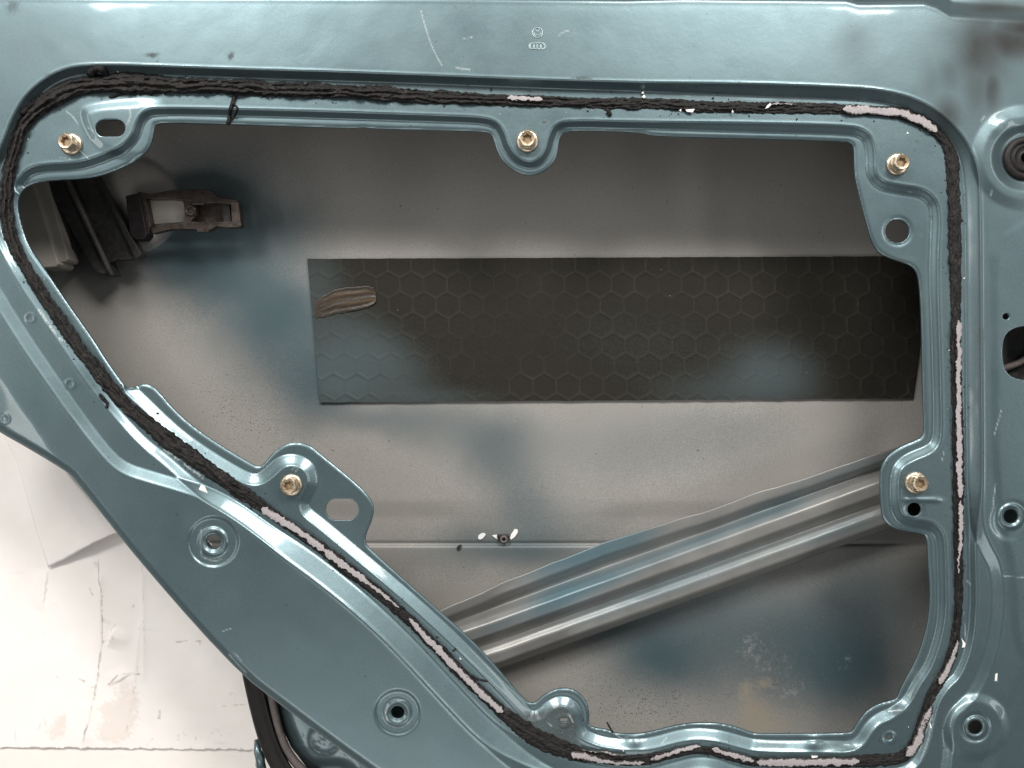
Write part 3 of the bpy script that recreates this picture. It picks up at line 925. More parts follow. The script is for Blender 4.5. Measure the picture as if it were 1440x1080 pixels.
for i in range(90):
    v = pv[i]
    wgt = np.clip(1 - v / 24, 0, 1)
    yb = line_y + (base_y + 7 * (fbm(top_x / 70, top_x * 0, 83, 3) - 0.5) - line_y) * wgt
    BX[i] = top_x + v * 0.06; BY[i] = yb + v * scale
    BD[i] = 160 - ph[i] * (0.93 + 0.14 * fbm(top_x / 120, top_x * 0 + v / 60, 77, 3)) - 1.6 * (fbm(top_x / 45, top_x * 0 + v / 25, 79, 3) - 0.5)
bm = mesh_np("impact_beam", Wn(BX, BY, BD), quads=grid_quads(90, 150))
attr(bm, "overspray", blob(BX, BY, [(800, 790, 70, 16, -20, .9), (860, 770, 70, 12, -20, .75), (790, 838, 55, 20, -20, 1.0), (850, 815, 70, 14, -20, .8), (960, 770, 90, 12, -20, .55), (700, 880, 40, 10, -20, .5), (1090, 715, 60, 14, -20, .5), (880, 760, 50, 20, -20, .5), (760, 860, 30, 8, -20, .4), (1000, 800, 150, 14, -20, .35),
                                    (900, 840, 150, 14, -20, .45), (1200, 660, 100, 14, -20, .4), (1050, 735, 120, 8, -20, .4), (1180, 745, 80, 12, -20, .5)]))
beam = link("impact_beam", bm, M_BEAM, door, label="ribbed grey diagonal reinforcement beam")
sol = beam.modifiers.new("thickness", 'SOLIDIFY'); sol.thickness = 0.0012; sol.offset = -1


# ---------------------------------------------------------------- prisms and tubes in photograph coordinates
def prism(name, pts, top, thick, mat, parent, bevel=1.2, tilt=None, **props):
    """extruded outline; `top` depth px below the panel face, straight down by thick px"""
    n = len(pts)
    V = []
    for (x, y) in pts:
        dd = top + (tilt[0] * (x - pts[0][0]) + tilt[1] * (y - pts[0][1]) if tilt else 0)
        a = W(x, y, dd)
        V.append(a)
    V += [(a[0], a[1], ZP - (top + thick) * S) for a in V]
    area = sum(pts[i][0] * pts[(i + 1) % n][1] - pts[(i + 1) % n][0] * pts[i][1] for i in range(n))
    f = list(range(n))
    if area > 0:
        f = f[::-1]
    polys = [f, [i + n for i in f[::-1]]]
    for i in range(n):
        a, b = f[i], f[(i + 1) % n]
        polys.append([b, a, a + n, b + n])
    me = mesh_np(name, V, polys=polys, smooth=False)
    o = link(name, me, mat, parent, **props)
    if bevel:
        bv = o.modifiers.new("bevel", 'BEVEL'); bv.width = bevel * S; bv.segments = 2; bv.limit_method = 'ANGLE'; bv.angle_limit = math.radians(40)
    return o


def tube_mesh(name, pts, rad, sides=8, closed=False, flat=1.0):
    """tube through world points; rad scalar or list (m)"""
    P = np.asarray(pts, float); n = len(P)
    R = np.broadcast_to(np.asarray(rad, float), (n,))
    T = np.gradient(P, axis=0) if not closed else np.roll(P, -1, 0) - np.roll(P, 1, 0)
    T /= np.linalg.norm(T, axis=1)[:, None] + 1e-12
    up = np.array([0, 0, 1.0])
    A = np.cross(T, up); A /= np.linalg.norm(A, axis=1)[:, None] + 1e-9
    B = np.cross(A, T)
    th = np.linspace(0, 2 * np.pi, sides, endpoint=False)
    V = P[:, None] + R[:, None, None] * (np.cos(th)[None, :, None] * A[:, None] + flat * np.sin(th)[None, :, None] * B[:, None])
    q = []
    for i in range(n if closed else n - 1):
        j = (i + 1) % n
        for k in range(sides):
            l = (k + 1) % sides
            q.append((i * sides + k, i * sides + l, j * sides + l, j * sides + k))
    polys = None
    if not closed:
        polys = [list(range(sides))[::-1], [(n - 1) * sides + k for k in range(sides)]]
    return mesh_np(name, V.reshape(-1, 3), quads=q, polys=polys)


# ---------------------------------------------------------------- window guide and latch parts in the left corner
guide = prism("guide_channel", [(50, 235), (92, 235), (157, 386), (141, 386), (131, 379)], 146, 34, M_BLACK, door, 2, label="black plastic window guide channel")
prism("guide_plate", [(96, 235), (128, 235), (192, 362), (186, 365), (163, 366), (151, 371)], 154, 10, M_BLACK, guide, 1)
prism("guide_rib", [(128, 235), (137, 250), (199, 358), (190, 364)], 146, 20, M_BLACK, guide, 1)
link("guide_ridge", tube_mesh("guide_ridge", [W(88, 235, 145), W(94, 252, 145), W(125, 318, 143), W(157, 387, 141)], [0.0026, 0.0028, 0.0026, 0.0022], 10), M_RIDGE_LIT, guide)
prism("guide_knuckle", [(92, 337), (108, 333), (116, 345), (108, 353), (94, 350)], 160, 14, M_BLACK, guide, 2)
block = prism("grey_bracket", [(10, 235), (38, 235), (60, 300), (82, 371), (78, 375), (55, 377), (10, 330)], 130, 45, M_GREY, door, 1.5, label="grey plastic bracket at the window guide")
prism("bracket_step", [(40, 235), (60, 235), (78, 300), (96, 364), (92, 368), (80, 368), (60, 300)], 140, 32, M_GREY, block, 1.5)

lb = link("latch_bracket", None, None, door, label="brown metal latch bracket with two windows")
def bar(name, pts, top, th, mat=M_BROWN, bev=1.0):
    return prism(name, pts, top, th, mat, lb, bev)
bar("top_rail", [(194, 269), (212, 273), (240, 267), (270, 266), (294, 266), (306, 276), (334, 281), (334, 288), (300, 285), (282, 287), (262, 282), (240, 279), (212, 280), (196, 276)], 146, 14)
bar("bottom_rail", [(211, 320), (240, 315), (262, 311), (284, 312), (310, 312), (332, 311), (339, 319), (318, 320), (304, 318), (292, 325), (270, 322), (240, 322), (214, 328)], 146, 14)
bar("cross_bar", [(256, 280), (270, 282), (276, 290), (276, 302), (268, 312), (258, 313), (262, 300)], 149, 10)
bar("end_plate", [(324, 283), (335, 283), (339, 318), (326, 316)], 145, 18)
bar("end_slot_dark", [(311, 284), (322, 284), (325, 313), (314, 313)], 152, 8, M_BLACK)  # black bar added in place of the dark gap of the end slot
bar("back_plate", [(205, 279), (258, 279), (262, 312), (210, 316)], 164, 4, M_GREY)
bar("floor_plate", [(272, 284), (314, 284), (316, 313), (272, 312)], 164, 4, M_BROWN)
bar("upper_tab", [(270, 284), (287, 284), (287, 288), (270, 288)], 142, 6)
bar("lower_tab", [(276, 321), (294, 321), (293, 326), (277, 326)], 142, 6)
bar("pivot_block", [(191, 272), (196, 270), (207, 330), (202, 336), (190, 337), (182, 330), (176, 275)], 144, 24, M_RUBBER, 2)
bar("side_shield", [(196, 272), (204, 276), (212, 318), (208, 330)], 148, 18, M_BROWN)
bt_ = np.linspace(0, 2 * np.pi, 20, endpoint=False)
link("pivot_ring", tube_mesh("pivot_ring", [W(268 + 6 * math.cos(a), 296 + 6 * math.sin(a), 148) for a in bt_], 0.0013, 8, True), M_BROWN, lb)

# ---------------------------------------------------------------- small clip and flakes on the skin
cl = prism("body_clip", [(699, 752), (715, 752), (717, 756), (714, 761), (702, 761), (699, 757)], float(skin_depth(707, 757)) - 5, 6, M_BLACK, door, 1, label="small black clip on the skin")
ca_ = np.linspace(0, 2 * np.pi, 16, endpoint=False)
link("clip_ring", tube_mesh("clip_ring", [W(708.5 + 4 * math.cos(a), 758.5 + 4 * math.sin(a), float(skin_depth(707, 757)) - 8) for a in ca_], 0.0011, 8, True), M_RUBBER_DUSTY, cl)
for pts in ([(673, 753), (677, 750), (682, 750), (683, 752), (679, 757), (675, 759), (672, 757)], [(692, 753), (699, 752), (700, 759), (697, 757)],
            [(717, 757), (719, 751), (724, 744), (728, 745), (728, 749), (724, 755), (719, 759)]):
    prism("white_flake", pts, float(skin_depth(pts[0][0], pts[0][1])) - 2, 3, M_WHITE, door, 0)
prism("black_crumb", [(642, 770), (645, 767), (649, 766), (648, 771), (644, 775)], float(skin_depth(645, 770)) - 4, 5, M_CRUMB, door, 0.8)


# ---------------------------------------------------------------- bolts
def make_bolt(px, py, rot, first=None):
    h0 = float(hp(px + 0, py))
    # foot sits so that the head, which stands proud, appears at px,py
    hh = 15.0
    k = (CD - (h0 + hh) * S) / CD
    x = (px - 720) * k * S; y = (540 - py) * k * S
    root_z = ZP + h0 * S
    if first is None:
        e = []
        def lathe_poly(prof, sides, name, mat, rot0=0.0, cap_top=True, flat=False):
            V = []; th = np.linspace(0, 2 * np.pi, sides, endpoint=False) + rot0
            for (r, z) in prof:
                V += [(r * math.cos(t) * S, r * math.sin(t) * S, z * S) for t in th]
            q = [(i * sides + a, i * sides + (a + 1) % sides, (i + 1) * sides + (a + 1) % sides, (i + 1) * sides + a) for i in range(len(prof) - 1) for a in range(sides)]
            p = [[(len(prof) - 1) * sides + a for a in range(sides)]] if cap_top else None
            return mesh_np(name, V, quads=q, polys=p, smooth=not flat)
        fl = lathe_poly([(16, -1), (16, 2.2), (15.2, 3.2), (13, 4.2), (9, 5)], 40, "flange", M_GOLD)
        # hexagonal head with chamfer and a recess
        hexh_ = []
        sides = 48
        th = np.linspace(0, 2 * np.pi, sides, endpoint=False)
        hexr = 12.2 * math.cos(math.pi / 6) / np.cos((th + math.pi / 6) % (math.pi / 3) - math.pi / 6)
        star = 5.8 + 0.7 * np.cos(th * 6)
        rings = [(hexr, 3.8), (hexr, 13.2), (np.minimum(hexr, 11.6) * 0.97, 14.4), (np.full(sides, 10.0), 14.9), (np.full(sides, 8.2), 14.6), (star * 1.05, 14.0), (star, 13.2), (star * 0.92, 10.0)]
        V = []
        for (r, z) in rings:
            rr = np.broadcast_to(r, (sides,))
            V += [(rr[i] * math.cos(th[i]) * S, rr[i] * math.sin(th[i]) * S, z * S) for i in range(sides)]
        q = [(i * sides + a, i * sides + (a + 1) % sides, (i + 1) * sides + (a + 1) % sides, (i + 1) * sides + a) for i in range(len(rings) - 1) for a in range(sides)]
        hd = mesh_np("bolt", V, quads=q, polys=[[(len(rings) - 1) * sides + a for a in range(sides)]], smooth=False)
        hd.materials.append(M_GOLD); hd.materials.append(M_GOLD_SHADED)
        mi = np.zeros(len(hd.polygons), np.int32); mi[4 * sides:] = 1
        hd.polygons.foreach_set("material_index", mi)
        return hd, fl, (x, y, root_z)
    return first[0], first[1], (x, y, root_z)


first = None
for (px, py, rot, look) in [(92, 198, 10, None), (742, 194, 30, None), (1269, 227, 50, None), (405.5, 684, 15, None), (1295.5, 681, 40, None)]:
    r = make_bolt(px, py, rot, first)
    if first is None:
        first = r
    b = link("bolt", first[0], M_GOLD, door)
    b.location = r[2]; b.rotation_euler = (random.uniform(-.05, .05), random.uniform(-.05, .05), math.radians(rot))
    f = link("bolt_flange", first[1], M_GOLD, b)

# ---------------------------------------------------------------- grommet at the right edge
gm = []
th = np.linspace(0, 2 * np.pi, 48, endpoint=False)
hg = float(hp(1470, 222)) - 8
cx, cy = 1443, 222
rings = [(31, -14), (31, -3), (29, 0), (25, 1), (22.5, 0), (21, -3), (20, -3), (18.8, 0.5), (17.2, 1), (16, -1), (12, -2), (9, -2), (8, -1), (7, -2), (6.5, -18)]
V = [((cx - 720 + r * math.cos(t)) * S, (540 - cy + r * math.sin(t)) * S, ZP + (1.5 + z) * S) for (r, z) in rings for t in th]
q = [(i * 48 + a, i * 48 + (a + 1) % 48, (i + 1) * 48 + (a + 1) % 48, (i + 1) * 48 + a) for i in range(len(rings) - 1) for a in range(48)]
link("rubber_grommet", mesh_np("rubber_grommet", V, quads=q), M_RUBBER, door, label="black rubber grommet at the right edge")
# black duct behind the large opening at the right
duct = prism("black_duct", [(1385, 440), (1540, 440), (1540, 560), (1385, 560)], 60, 20, M_BLACK, door, 2)
link("duct_rib", tube_mesh("duct_rib", [W(1395, 520, 58), W(1415, 517, 56), W(1432, 511, 54), W(1450, 500, 53), W(1500, 480, 52)], 0.003, 8), M_RUBBER_DUSTY, duct)

prism("hole_blackout_plate", [(1268, 664), (1312, 664), (1316, 728), (1268, 728)], 52, 6, M_BLACK, door, 1)  # added dark plate under the panel, makes the small hole look black

# ---------------------------------------------------------------- stamped marks on the panel
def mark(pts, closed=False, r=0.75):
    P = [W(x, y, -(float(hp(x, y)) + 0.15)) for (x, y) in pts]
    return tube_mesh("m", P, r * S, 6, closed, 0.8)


def join(name, meshes):
    Vs = []; Q = []; P = []; n = 0
    for m in meshes:
        v = np.zeros(len(m.vertices) * 3, np.float32); m.vertices.foreach_get("co", v)
        Vs.append(v.reshape(-1, 3))
        for p in m.polygons:
            t = [i + n for i in p.vertices]
            P.append(t)
        n += len(m.vertices)
        bpy.data.meshes.remove(m)
    return mesh_np(name, np.concatenate(Vs), polys=P)


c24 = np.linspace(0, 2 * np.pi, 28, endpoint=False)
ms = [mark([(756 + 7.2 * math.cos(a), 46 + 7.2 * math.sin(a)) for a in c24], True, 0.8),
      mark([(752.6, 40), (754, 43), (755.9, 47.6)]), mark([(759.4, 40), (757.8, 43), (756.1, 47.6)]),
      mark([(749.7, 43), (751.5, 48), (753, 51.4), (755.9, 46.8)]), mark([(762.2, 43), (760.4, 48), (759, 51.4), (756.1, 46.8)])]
link("stamped_emblem", join("stamped_emblem", ms), M_EMBLEM_LIT, panel, label="round stamped emblem with two letters")
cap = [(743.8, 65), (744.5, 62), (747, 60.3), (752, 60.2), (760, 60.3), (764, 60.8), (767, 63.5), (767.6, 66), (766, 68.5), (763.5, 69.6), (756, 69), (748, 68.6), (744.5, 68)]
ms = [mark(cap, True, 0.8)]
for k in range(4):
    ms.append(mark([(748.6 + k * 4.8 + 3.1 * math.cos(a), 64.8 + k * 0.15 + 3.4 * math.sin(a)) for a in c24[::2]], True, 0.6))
link("stamped_emblem", join("stamped_emblem", ms), M_EMBLEM_LIT, panel, label="oblong stamped emblem of four linked rings")

# ---------------------------------------------------------------- sealant bead
SEALC = np.array([
    (8, 300), (10, 255), (20, 210), (31, 174), (52, 153), (80, 136), (112, 121), (150, 116), (236, 119), (319, 121), (360, 124), (440, 127), (527, 131), (638, 137), (707, 141),
    (755, 142.5), (900, 146), (1040, 150), (1123, 151.5), (1207, 154), (1258, 157), (1298, 169), (1327, 193), (1338, 217), (1341, 278), (1343, 315), (1344, 427), (1344.5, 538),
    (1347, 623), (1348, 707), (1348.5, 808), (1348, 863), (1341, 913), (1326, 952), (1306, 985), (1296, 1016), (1288, 1045), (1275, 1062), (1251, 1069), (1200, 1071), (1151, 1072.5),
    (1066, 1072), (1033, 1066), (1005, 1056), (978, 1054), (950, 1060), (908, 1070), (867, 1069.5), (811, 1061), (778, 1050), (740, 1029), (704, 1000), (665, 964), (624, 922),
    (577, 873), (554, 851), (515, 820), (471, 787), (450, 770), (378, 719), (325, 682), (269, 643), (228, 613), (181, 576), (137, 524), (92, 462), (58, 412), (30, 365), (13, 330)], float)


def resample(P, step, closed=True):
    P = np.asarray(P, float)
    Q = np.concatenate([P, P[:1]]) if closed else P
    L = np.concatenate([[0], np.cumsum(np.linalg.norm(np.diff(Q, axis=0), axis=1))])
    n = int(L[-1] / step)
    s = np.linspace(0, L[-1], n, endpoint=not closed)
    return np.stack([np.interp(s, L, Q[:, 0]), np.interp(s, L, Q[:, 1])], -1), s


CP, CS = resample(chaikin(SEALC, 3), 1.4)
T = np.roll(CP, -3, 0) - np.roll(CP, 3, 0); T /= np.linalg.norm(T, axis=1)[:, None]
NR = np.stack([T[:, 1], -T[:, 0]], -1)      # left of travel: outward on a clockwise path (y down)
ncs = len(CP)
hwc = idw(CP[:, 0], CP[:, 1], [(20, 210, 11), (60, 145, 14), (150, 116, 15), (236, 119, 14.5), (320, 121, 12.5), (450, 128, 11.5), (600, 136, 10), (700, 141, 9.5), (900, 146, 9), (1100, 151, 9.5), (1250, 156, 9), (1330, 200, 11),
                               (1342, 300, 10), (1345, 500, 9), (1348, 700, 9), (1348, 850, 8), (1320, 960, 8), (1290, 1040, 10), (1100, 1072, 8), (980, 1054, 7), (860, 1069, 9), (780, 1050, 13), (740, 1029, 14), (690, 990, 9),
                               (600, 897, 10), (500, 808, 9.5), (400, 735, 9.5), (325, 682, 12), (269, 643, 14), (200, 592, 12), (137, 524, 10), (60, 415, 10.5), (20, 345, 11)])
hgc = idw(CP[:, 0], CP[:, 1], [(20, 210, 5), (60, 145, 8), (150, 116, 8), (236, 119, 8), (450, 128, 7), (700, 141, 5), (900, 146, 5), (1250, 156, 4), (1330, 200, 4), (1345, 500, 4), (1348, 800, 4), (1100, 1072, 3),
                               (780, 1050, 4), (600, 897, 4), (400, 735, 4.5), (290, 660, 7), (200, 592, 6), (60, 415, 5)])
hwc *= 0.93 * (0.78 + 0.44 * fbm(CS / 60, CS * 0, 78, 2))
NU = 31
u = np.linspace(-1, 1, NU)
es = [1 + 0.45 * (fbm(CS / 30, CS * 0 + k * 9, 81) - 0.5) + 0.55 * (fbm(CS / 5, CS * 0 + k * 9, 85) - 0.5) for k in (1, 2)]
off = 4.5 * (fbm(CS / 50, CS * 0, 90) - 0.5)
topw = np.clip((560 - CP[:, 1]) / 260, 0, 1) * np.clip((800 - CP[:, 0]) / 200, 0, 1)


def seal_lat(uu):
    e = np.where(uu > 0, es[0], es[1])
    return uu * hwc * e + off * (1 - np.abs(uu) * 0.5)


def seal_h(uu):
    prof = np.clip(1 - np.abs(uu) ** 2.6, 0, 1) ** 0.6
    drift = 0.9 * (fbm(CS / 90, CS * 0, 95) - 0.5) * 2
    rope = np.abs(np.sin((uu * 1.5 + drift) * math.pi + 0.8 * (vn(CS / 30, CS * 0, 97))))
    n1 = fbm(CS / 9, np.full(ncs, uu * 4.0), 99, 3) - 0.5
    n2 = vn(CS / 2.2, np.full(ncs, uu * 7.0), 104) - 0.5
    n3 = vn(CS / 4.5, np.full(ncs, uu * 5.0), 111) - 0.5
    chunks = np.clip(fbm(CS / 26, np.full(ncs, uu * 2.2), 107, 3) - 0.42, 0, 1) * 2.0
    h = hgc * (0.25 + (0.25 + 0.45 * topw) * rope + 0.7 * chunks + 0.9 * n1) + (0.8 + 0.7 * topw) * (n2 + 1.4 * n3) + 0.8
    return np.clip(h, 0.4, 30) * prof - 1.2 * (1 - prof)


SPX = np.zeros((NU, ncs)); SPY = SPX.copy(); SPH = SPX.copy()
for i, uu in enumerate(u):
    l = seal_lat(uu)
    SPX[i] = CP[:, 0] + NR[:, 0] * l; SPY[i] = CP[:, 1] + NR[:, 1] * l
    SPH[i] = hp(SPX[i], SPY[i]) + seal_h(uu)
SV_ = Wn(SPX, SPY, -SPH)
ii = np.arange(NU - 1)[:, None] * ncs; jj = np.arange(ncs)[None, :]; j2 = (jj + 1) % ncs
q = np.stack([ii + jj, ii + j2, ii + ncs + j2, ii + ncs + jj], -1).reshape(-1, 4)[:, ::-1]
sme = mesh_np("sealant_bead", SV_.reshape(-1, 3), quads=q)
cu = np.stack([np.clip(1 - np.abs(uu + 0.35 * (fbm(CS / 25, CS * 0, 93) - 0.5)) * 1.35, 0, 1) for uu in u])
attr(sme, "core", cu * (0.1 + 0.7 * fbm(CS / 70, CS * 0, 96, 3) + 0.5 * topw)[None, :])
link("sealant_bead", sme, M_SEAL, door, label="torn black butyl sealant bead round the opening")


# pale film left stuck on the sealant: pieces along the path, given by their end points in the photograph
def nearest(px, py):
    return int(np.argmin((CP[:, 0] - px) ** 2 + (CP[:, 1] - py) ** 2))


def film(p0, p1, ctl, wear=0.1, lift=0.9, seed=0):
    """ctl: list of (t, lateral from, lateral to) px from the bead's centre, + outward"""
    a, b = nearest(*p0), nearest(*p1)
    if (b - a) % ncs > ncs // 2:
        a, b = b, a
        ctl = [(1 - t_, l_, h_) for (t_, l_, h_) in ctl[::-1]]
    if b < a:
        b += ncs
    ids = np.arange(a, b + 1) % ncs
    t = np.linspace(0, 1, len(ids)); L = t * len(ids) * 1.4
    c = np.array(ctl, float)
    lo = np.interp(t, c[:, 0], c[:, 1]); hi = np.interp(t, c[:, 0], c[:, 2])
    rag = 5.0 * (fbm(L / 9, L * 0, 120 + seed, 4) - 0.5) + 2.6 * (vn(L / 1.7, L * 0, 130 + seed) - 0.5)
    rag2 = 6.5 * (fbm(L / 7, L * 0 + 4, 140 + seed, 4) - 0.5) + 2.6 * (vn(L / 1.7, L * 0, 150 + seed) - 0.5)
    endf = np.clip(np.minimum(t, 1 - t) * len(ids) / 4, 0, 1)
    mid = (lo + hi) / 2
    lo = mid + (lo + rag - mid) * (0.3 + 0.7 * endf); hi = mid + (hi + rag2 - mid) * (0.3 + 0.7 * endf)
    hi = np.maximum(hi, lo + 0.6)
    n = 9
    PX = np.zeros((n + 2, len(ids))); PY = PX.copy(); PH = PX.copy(); wr = PX.copy()
    for i in range(n + 2):
        k = np.clip((i - 1) / (n - 1), 0, 1)
        l = lo + (hi - lo) * k
        PX[i] = CP[ids, 0] + NR[ids, 0] * l; PY[i] = CP[ids, 1] + NR[ids, 1] * l
        base = hgc[ids] * 0.95 + 1.0
        crown = base * np.clip(1 - (np.abs(l) / (hwc[ids] * 1.25)) ** 2.5, 0.1, 1) ** 0.5
        PH[i] = hp(PX[i], PY[i]) + crown + lift + 0.7 * (fbm(L / 5, L * 0 + k * 3, 160 + seed) - 0.5)
        if i in (0, n + 1):
            PH[i] -= 2.5
        wr[i] = wear + 0.24 * np.exp(-(min(k, 1 - k) / 0.14) ** 2) + 0.04 + 0.12 * (fbm(L / 14, L * 0 + k * 2, 175 + seed, 3) > .55) + 0.35 * np.exp(-((k - 0.0) / 0.18) ** 2) * (vn(L / 8, L * 0, 170 + seed) > .5)
    me = mesh_np("film_residue", Wn(PX, PY, -PH), quads=grid_quads(*PX.shape)[:, ::-1])
    attr(me, "wear", wr)
    link("film_residue", me, M_FILM, door)


film((713, 141), (762, 143), [(0, 0, 6), (1, 0, 6)], -.1, seed=1)
film((1185, 152), (1318, 184), [(0, -4, 5), (.12, -7, 6), (.6, -5, 6), (1, -6, 6)], 0.05, seed=2)
film((1344, 450), (1347.5, 700), [(0, 1, 7), (.4, 0, 7), (.6, -2, 7), (1, -1, 6)], 0.02, seed=3)
film((1348, 704), (1348.5, 806), [(0, 0, 6), (.6, -1, 6), (.8, -2, 1), (1, -1, 1)], 0.1, seed=4)
film((1347, 900), (1322, 962), [(0, 1, 7), (.5, -2, 6), (1, -4, 6)], 0.06, seed=5)
film((1304, 990), (1275, 1063), [(0, 4, 8), (.3, -3, 8), (.7, -5, 8), (.9, -5, 9), (1, -5, 8)], 0.12, seed=6)
film((1208, 1071), (1064, 1072), [(0, -6, 5), (.5, -6, 5), (1, -5, 6)], 0.05, seed=7)
film((1060, 1071), (1000, 1056), [(0, -5, 3), (.4, -7, 2), (1, -6, 0)], 0.1, seed=8)
film((985, 1054), (915, 1068), [(0, -7, -2), (.5, -6, 1), (1, -4, 5)], 0.12, seed=9)
film((905, 1070), (803, 1060), [(0, 0, 6), (.4, 1, 6), (.75, -3, 7), (1, -6, 8)], 0.1, seed=10)
film((880, 1070), (815, 1062), [(0, -10, -6), (.5, -10, -7), (1, -9, -7)], 0.25, seed=11)
film((706, 1002), (575, 870), [(0, -5, 4), (.3, -5, 4), (.6, -5, 5), (.9, -4, 4), (1, -5, 2)], -0.04, seed=12)
film((560, 856), (455, 774), [(0, -4, -1), (.4, -5, 1), (1, -7, 5)], -0.04, seed=13)
film((455, 774), (369, 713), [(0, -7, 5), (.35, -6, 2), (.6, -5, 6), (1, -3, 7)], -0.06, seed=14)
film((1120, 150), (1085, 149), [(0, 4, 6), (1, 4, 6)], 0.2, seed=15)
film((240, 119), (222, 119), [(0, 2, 6), (1, 2, 6)], 0.1, seed=16) if False else None

# strings of sealant that stray over the panel
def strand(pts, r, name="sealant_strand"):
    P, s = resample(chaikin(pts, 2, False), 1.2, False)
    P = P + 1.6 * np.stack([fbm(s / 6, s * 0, 180) - .5, fbm(s / 6, s * 0, 184) - .5], -1)
    h = hp(P[:, 0], P[:, 1])
    rr = r * (0.7 + 0.9 * fbm(s / 4, s * 0, 188))
    V = [W(x, y, -(hh + q_ * 0.5)) for (x, y), hh, q_ in zip(P, h, rr)]
    link(name, tube_mesh(name, V, rr * S, 8), M_SEAL, door)


strand([(345, 122), (334, 128), (329, 138), (325, 150), (323, 162), (321, 175)], 2.6)
strand([(330, 148), (335, 152), (332, 160), (326, 168)], 1.3)
strand([(126, 108), (130, 99), (138, 95), (146, 98), (147, 106)], 5.0)
strand([(153, 137), (168, 133), (182, 130), (190, 133)], 1.4)
strand([(140, 555), (147, 562), (152, 568), (150, 573)], 2.2)
strand([(852, 152), (856, 157), (859, 162)], 2.6)
strand([(662, 950), (674, 956), (686, 958)], 1.3)
strand([(853, 1016), (858, 1023), (862, 1030)], 1.1)
strand([(636, 916), (642, 912)], 1.2)
strand([(30, 160), (50, 140), (82, 124), (118, 112)], 3.2)
strand([(60, 152), (100, 132), (160, 122), (220, 124), (290, 121)], 3.4)
strand([(250, 126), (300, 128), (345, 122), (385, 128), (410, 125)], 3.0)
strand([(395, 128), (430, 124), (480, 127), (540, 130), (580, 136), (620, 137), (650, 134)], 3.0)

# loose crumbs round the bead
CV = []; CF = []; n = 0
ico_v = np.array([(0, 0, 1), (1, 0, 0), (0, 1, 0), (-1, 0, 0), (0, -1, 0), (0, 0, -1)], float)
ico_f = [(0, 1, 2), (0, 2, 3), (0, 3, 4), (0, 4, 1), (5, 2, 1), (5, 3, 2), (5, 4, 3), (5, 1, 4)]
WV = []; WF = []; wn_ = 0
for k in range(300):
    i = random.randrange(ncs)
    if CP[i, 1] > 700 and random.random() < 0.6:
        continue
    l = (hwc[i] + abs(random.gauss(0, 6)) + 0.5) * random.choice((-1, 1))
    x, y = CP[i] + NR[i] * l
    r = 0.4 + abs(random.gauss(0, 0.7))
    white = random.random() < 0.12
    sc = np.array([random.uniform(.6, 2.0), random.uniform(.5, 1.2), random.uniform(.4, .9)]) * r
    a = random.uniform(0, 6.3)
    v = ico_v * sc * (1 + 0.5 * (rng.random((6, 1)) - 0.5))
    v = np.stack([v[:, 0] * math.cos(a) - v[:, 1] * math.sin(a), v[:, 0] * math.sin(a) + v[:, 1] * math.cos(a), v[:, 2]], -1)
    v = v * S + np.array(W(x, y, -(float(hp(x, y)) + 0.3 * r)))
    if MASK[int((y - Y0) / STEPPX) if Y0 < y < Y1 - 4 else 0, int((x - X0) / STEPPX)] < 1:
        continue
    if white:
        WV.append(v); WF += [(p + wn_, q_ + wn_, r_ + wn_) for p, q_, r_ in ico_f]; wn_ += 6
    else:
        CV.append(v); CF += [(p + n, q_ + n, r_ + n) for p, q_, r_ in ico_f]; n += 6
link("sealant_crumbs", mesh_np("sealant_crumbs", np.concatenate(CV), tris=CF), M_CRUMB, door, kind="stuff")
link("paint_crumbs", mesh_np("paint_crumbs", np.concatenate(WV), tris=WF), M_WHITE, door, kind="stuff")


def flake(pts, mat=M_WHITE, lift=3.0):
    """a small curled flake lying on the panel or on the bead"""
    c = np.mean(pts, 0)
    zc = float(hp(*c)) + lift
    V = [W(x, y, -(zc + random.uniform(-.6, 1.0))) for x, y in pts]
    m = len(pts)
    V += [(a[0], a[1], a[2] - 0.9 * S) for a in V]
    pol = [list(range(m)), [i + m for i in range(m)][::-1]] + [[(i + 1) % m, i, i + m, (i + 1) % m + m] for i in range(m)]
    link("paint_flake", mesh_np("paint_flake", V, polys=pol, smooth=False), mat, door)


flake([(1076, 153), (1079, 148), (1083, 145), (1085, 147), (1081, 151)], lift=7)
flake([(902, 130), (905, 128), (906, 131), (903, 132)], lift=3); flake([(903, 136), (906, 133), (908, 136), (905, 138)], lift=4)
flake([(279, 689), (283, 681), (288, 684), (294, 698)], lift=1.5)
flake([(955, 155), (958, 153), (958, 157)], lift=5); flake([(964, 154), (977, 153), (974, 158), (966, 157)], lift=4); flake([(1030, 154), (1032, 158), (1029, 158)], lift=4)
flake([(1352, 897), (1354, 900), (1358, 905), (1357, 910), (1353, 911), (1354, 905)], lift=2); flake([(1307, 1015), (1309, 1018), (1311, 1024), (1308, 1024)], lift=2)
flake([(1141, 1063), (1150, 1063), (1150, 1065), (1142, 1066)], lift=2)
flake([(1276, 185), (1278, 188), (1275, 188)], lift=1); flake([(1400, 948), (1403, 947), (1402, 957), (1399, 958)], lift=1)

# ---------------------------------------------------------------- lower end of the shell with its rubber seal
def plate(name, fn_x, fn_y, nr, nc, depthf, mat, parent):
    U, Vv = np.meshgrid(np.linspace(0, 1, nc), np.linspace(0, 1, nr))
    px, py = fn_x(U, Vv), fn_y(U, Vv)
    me = mesh_np(name, Wn(px, py, depthf(px, py)), quads=grid_quads(nr, nc))
    return link(name, me, mat, parent)


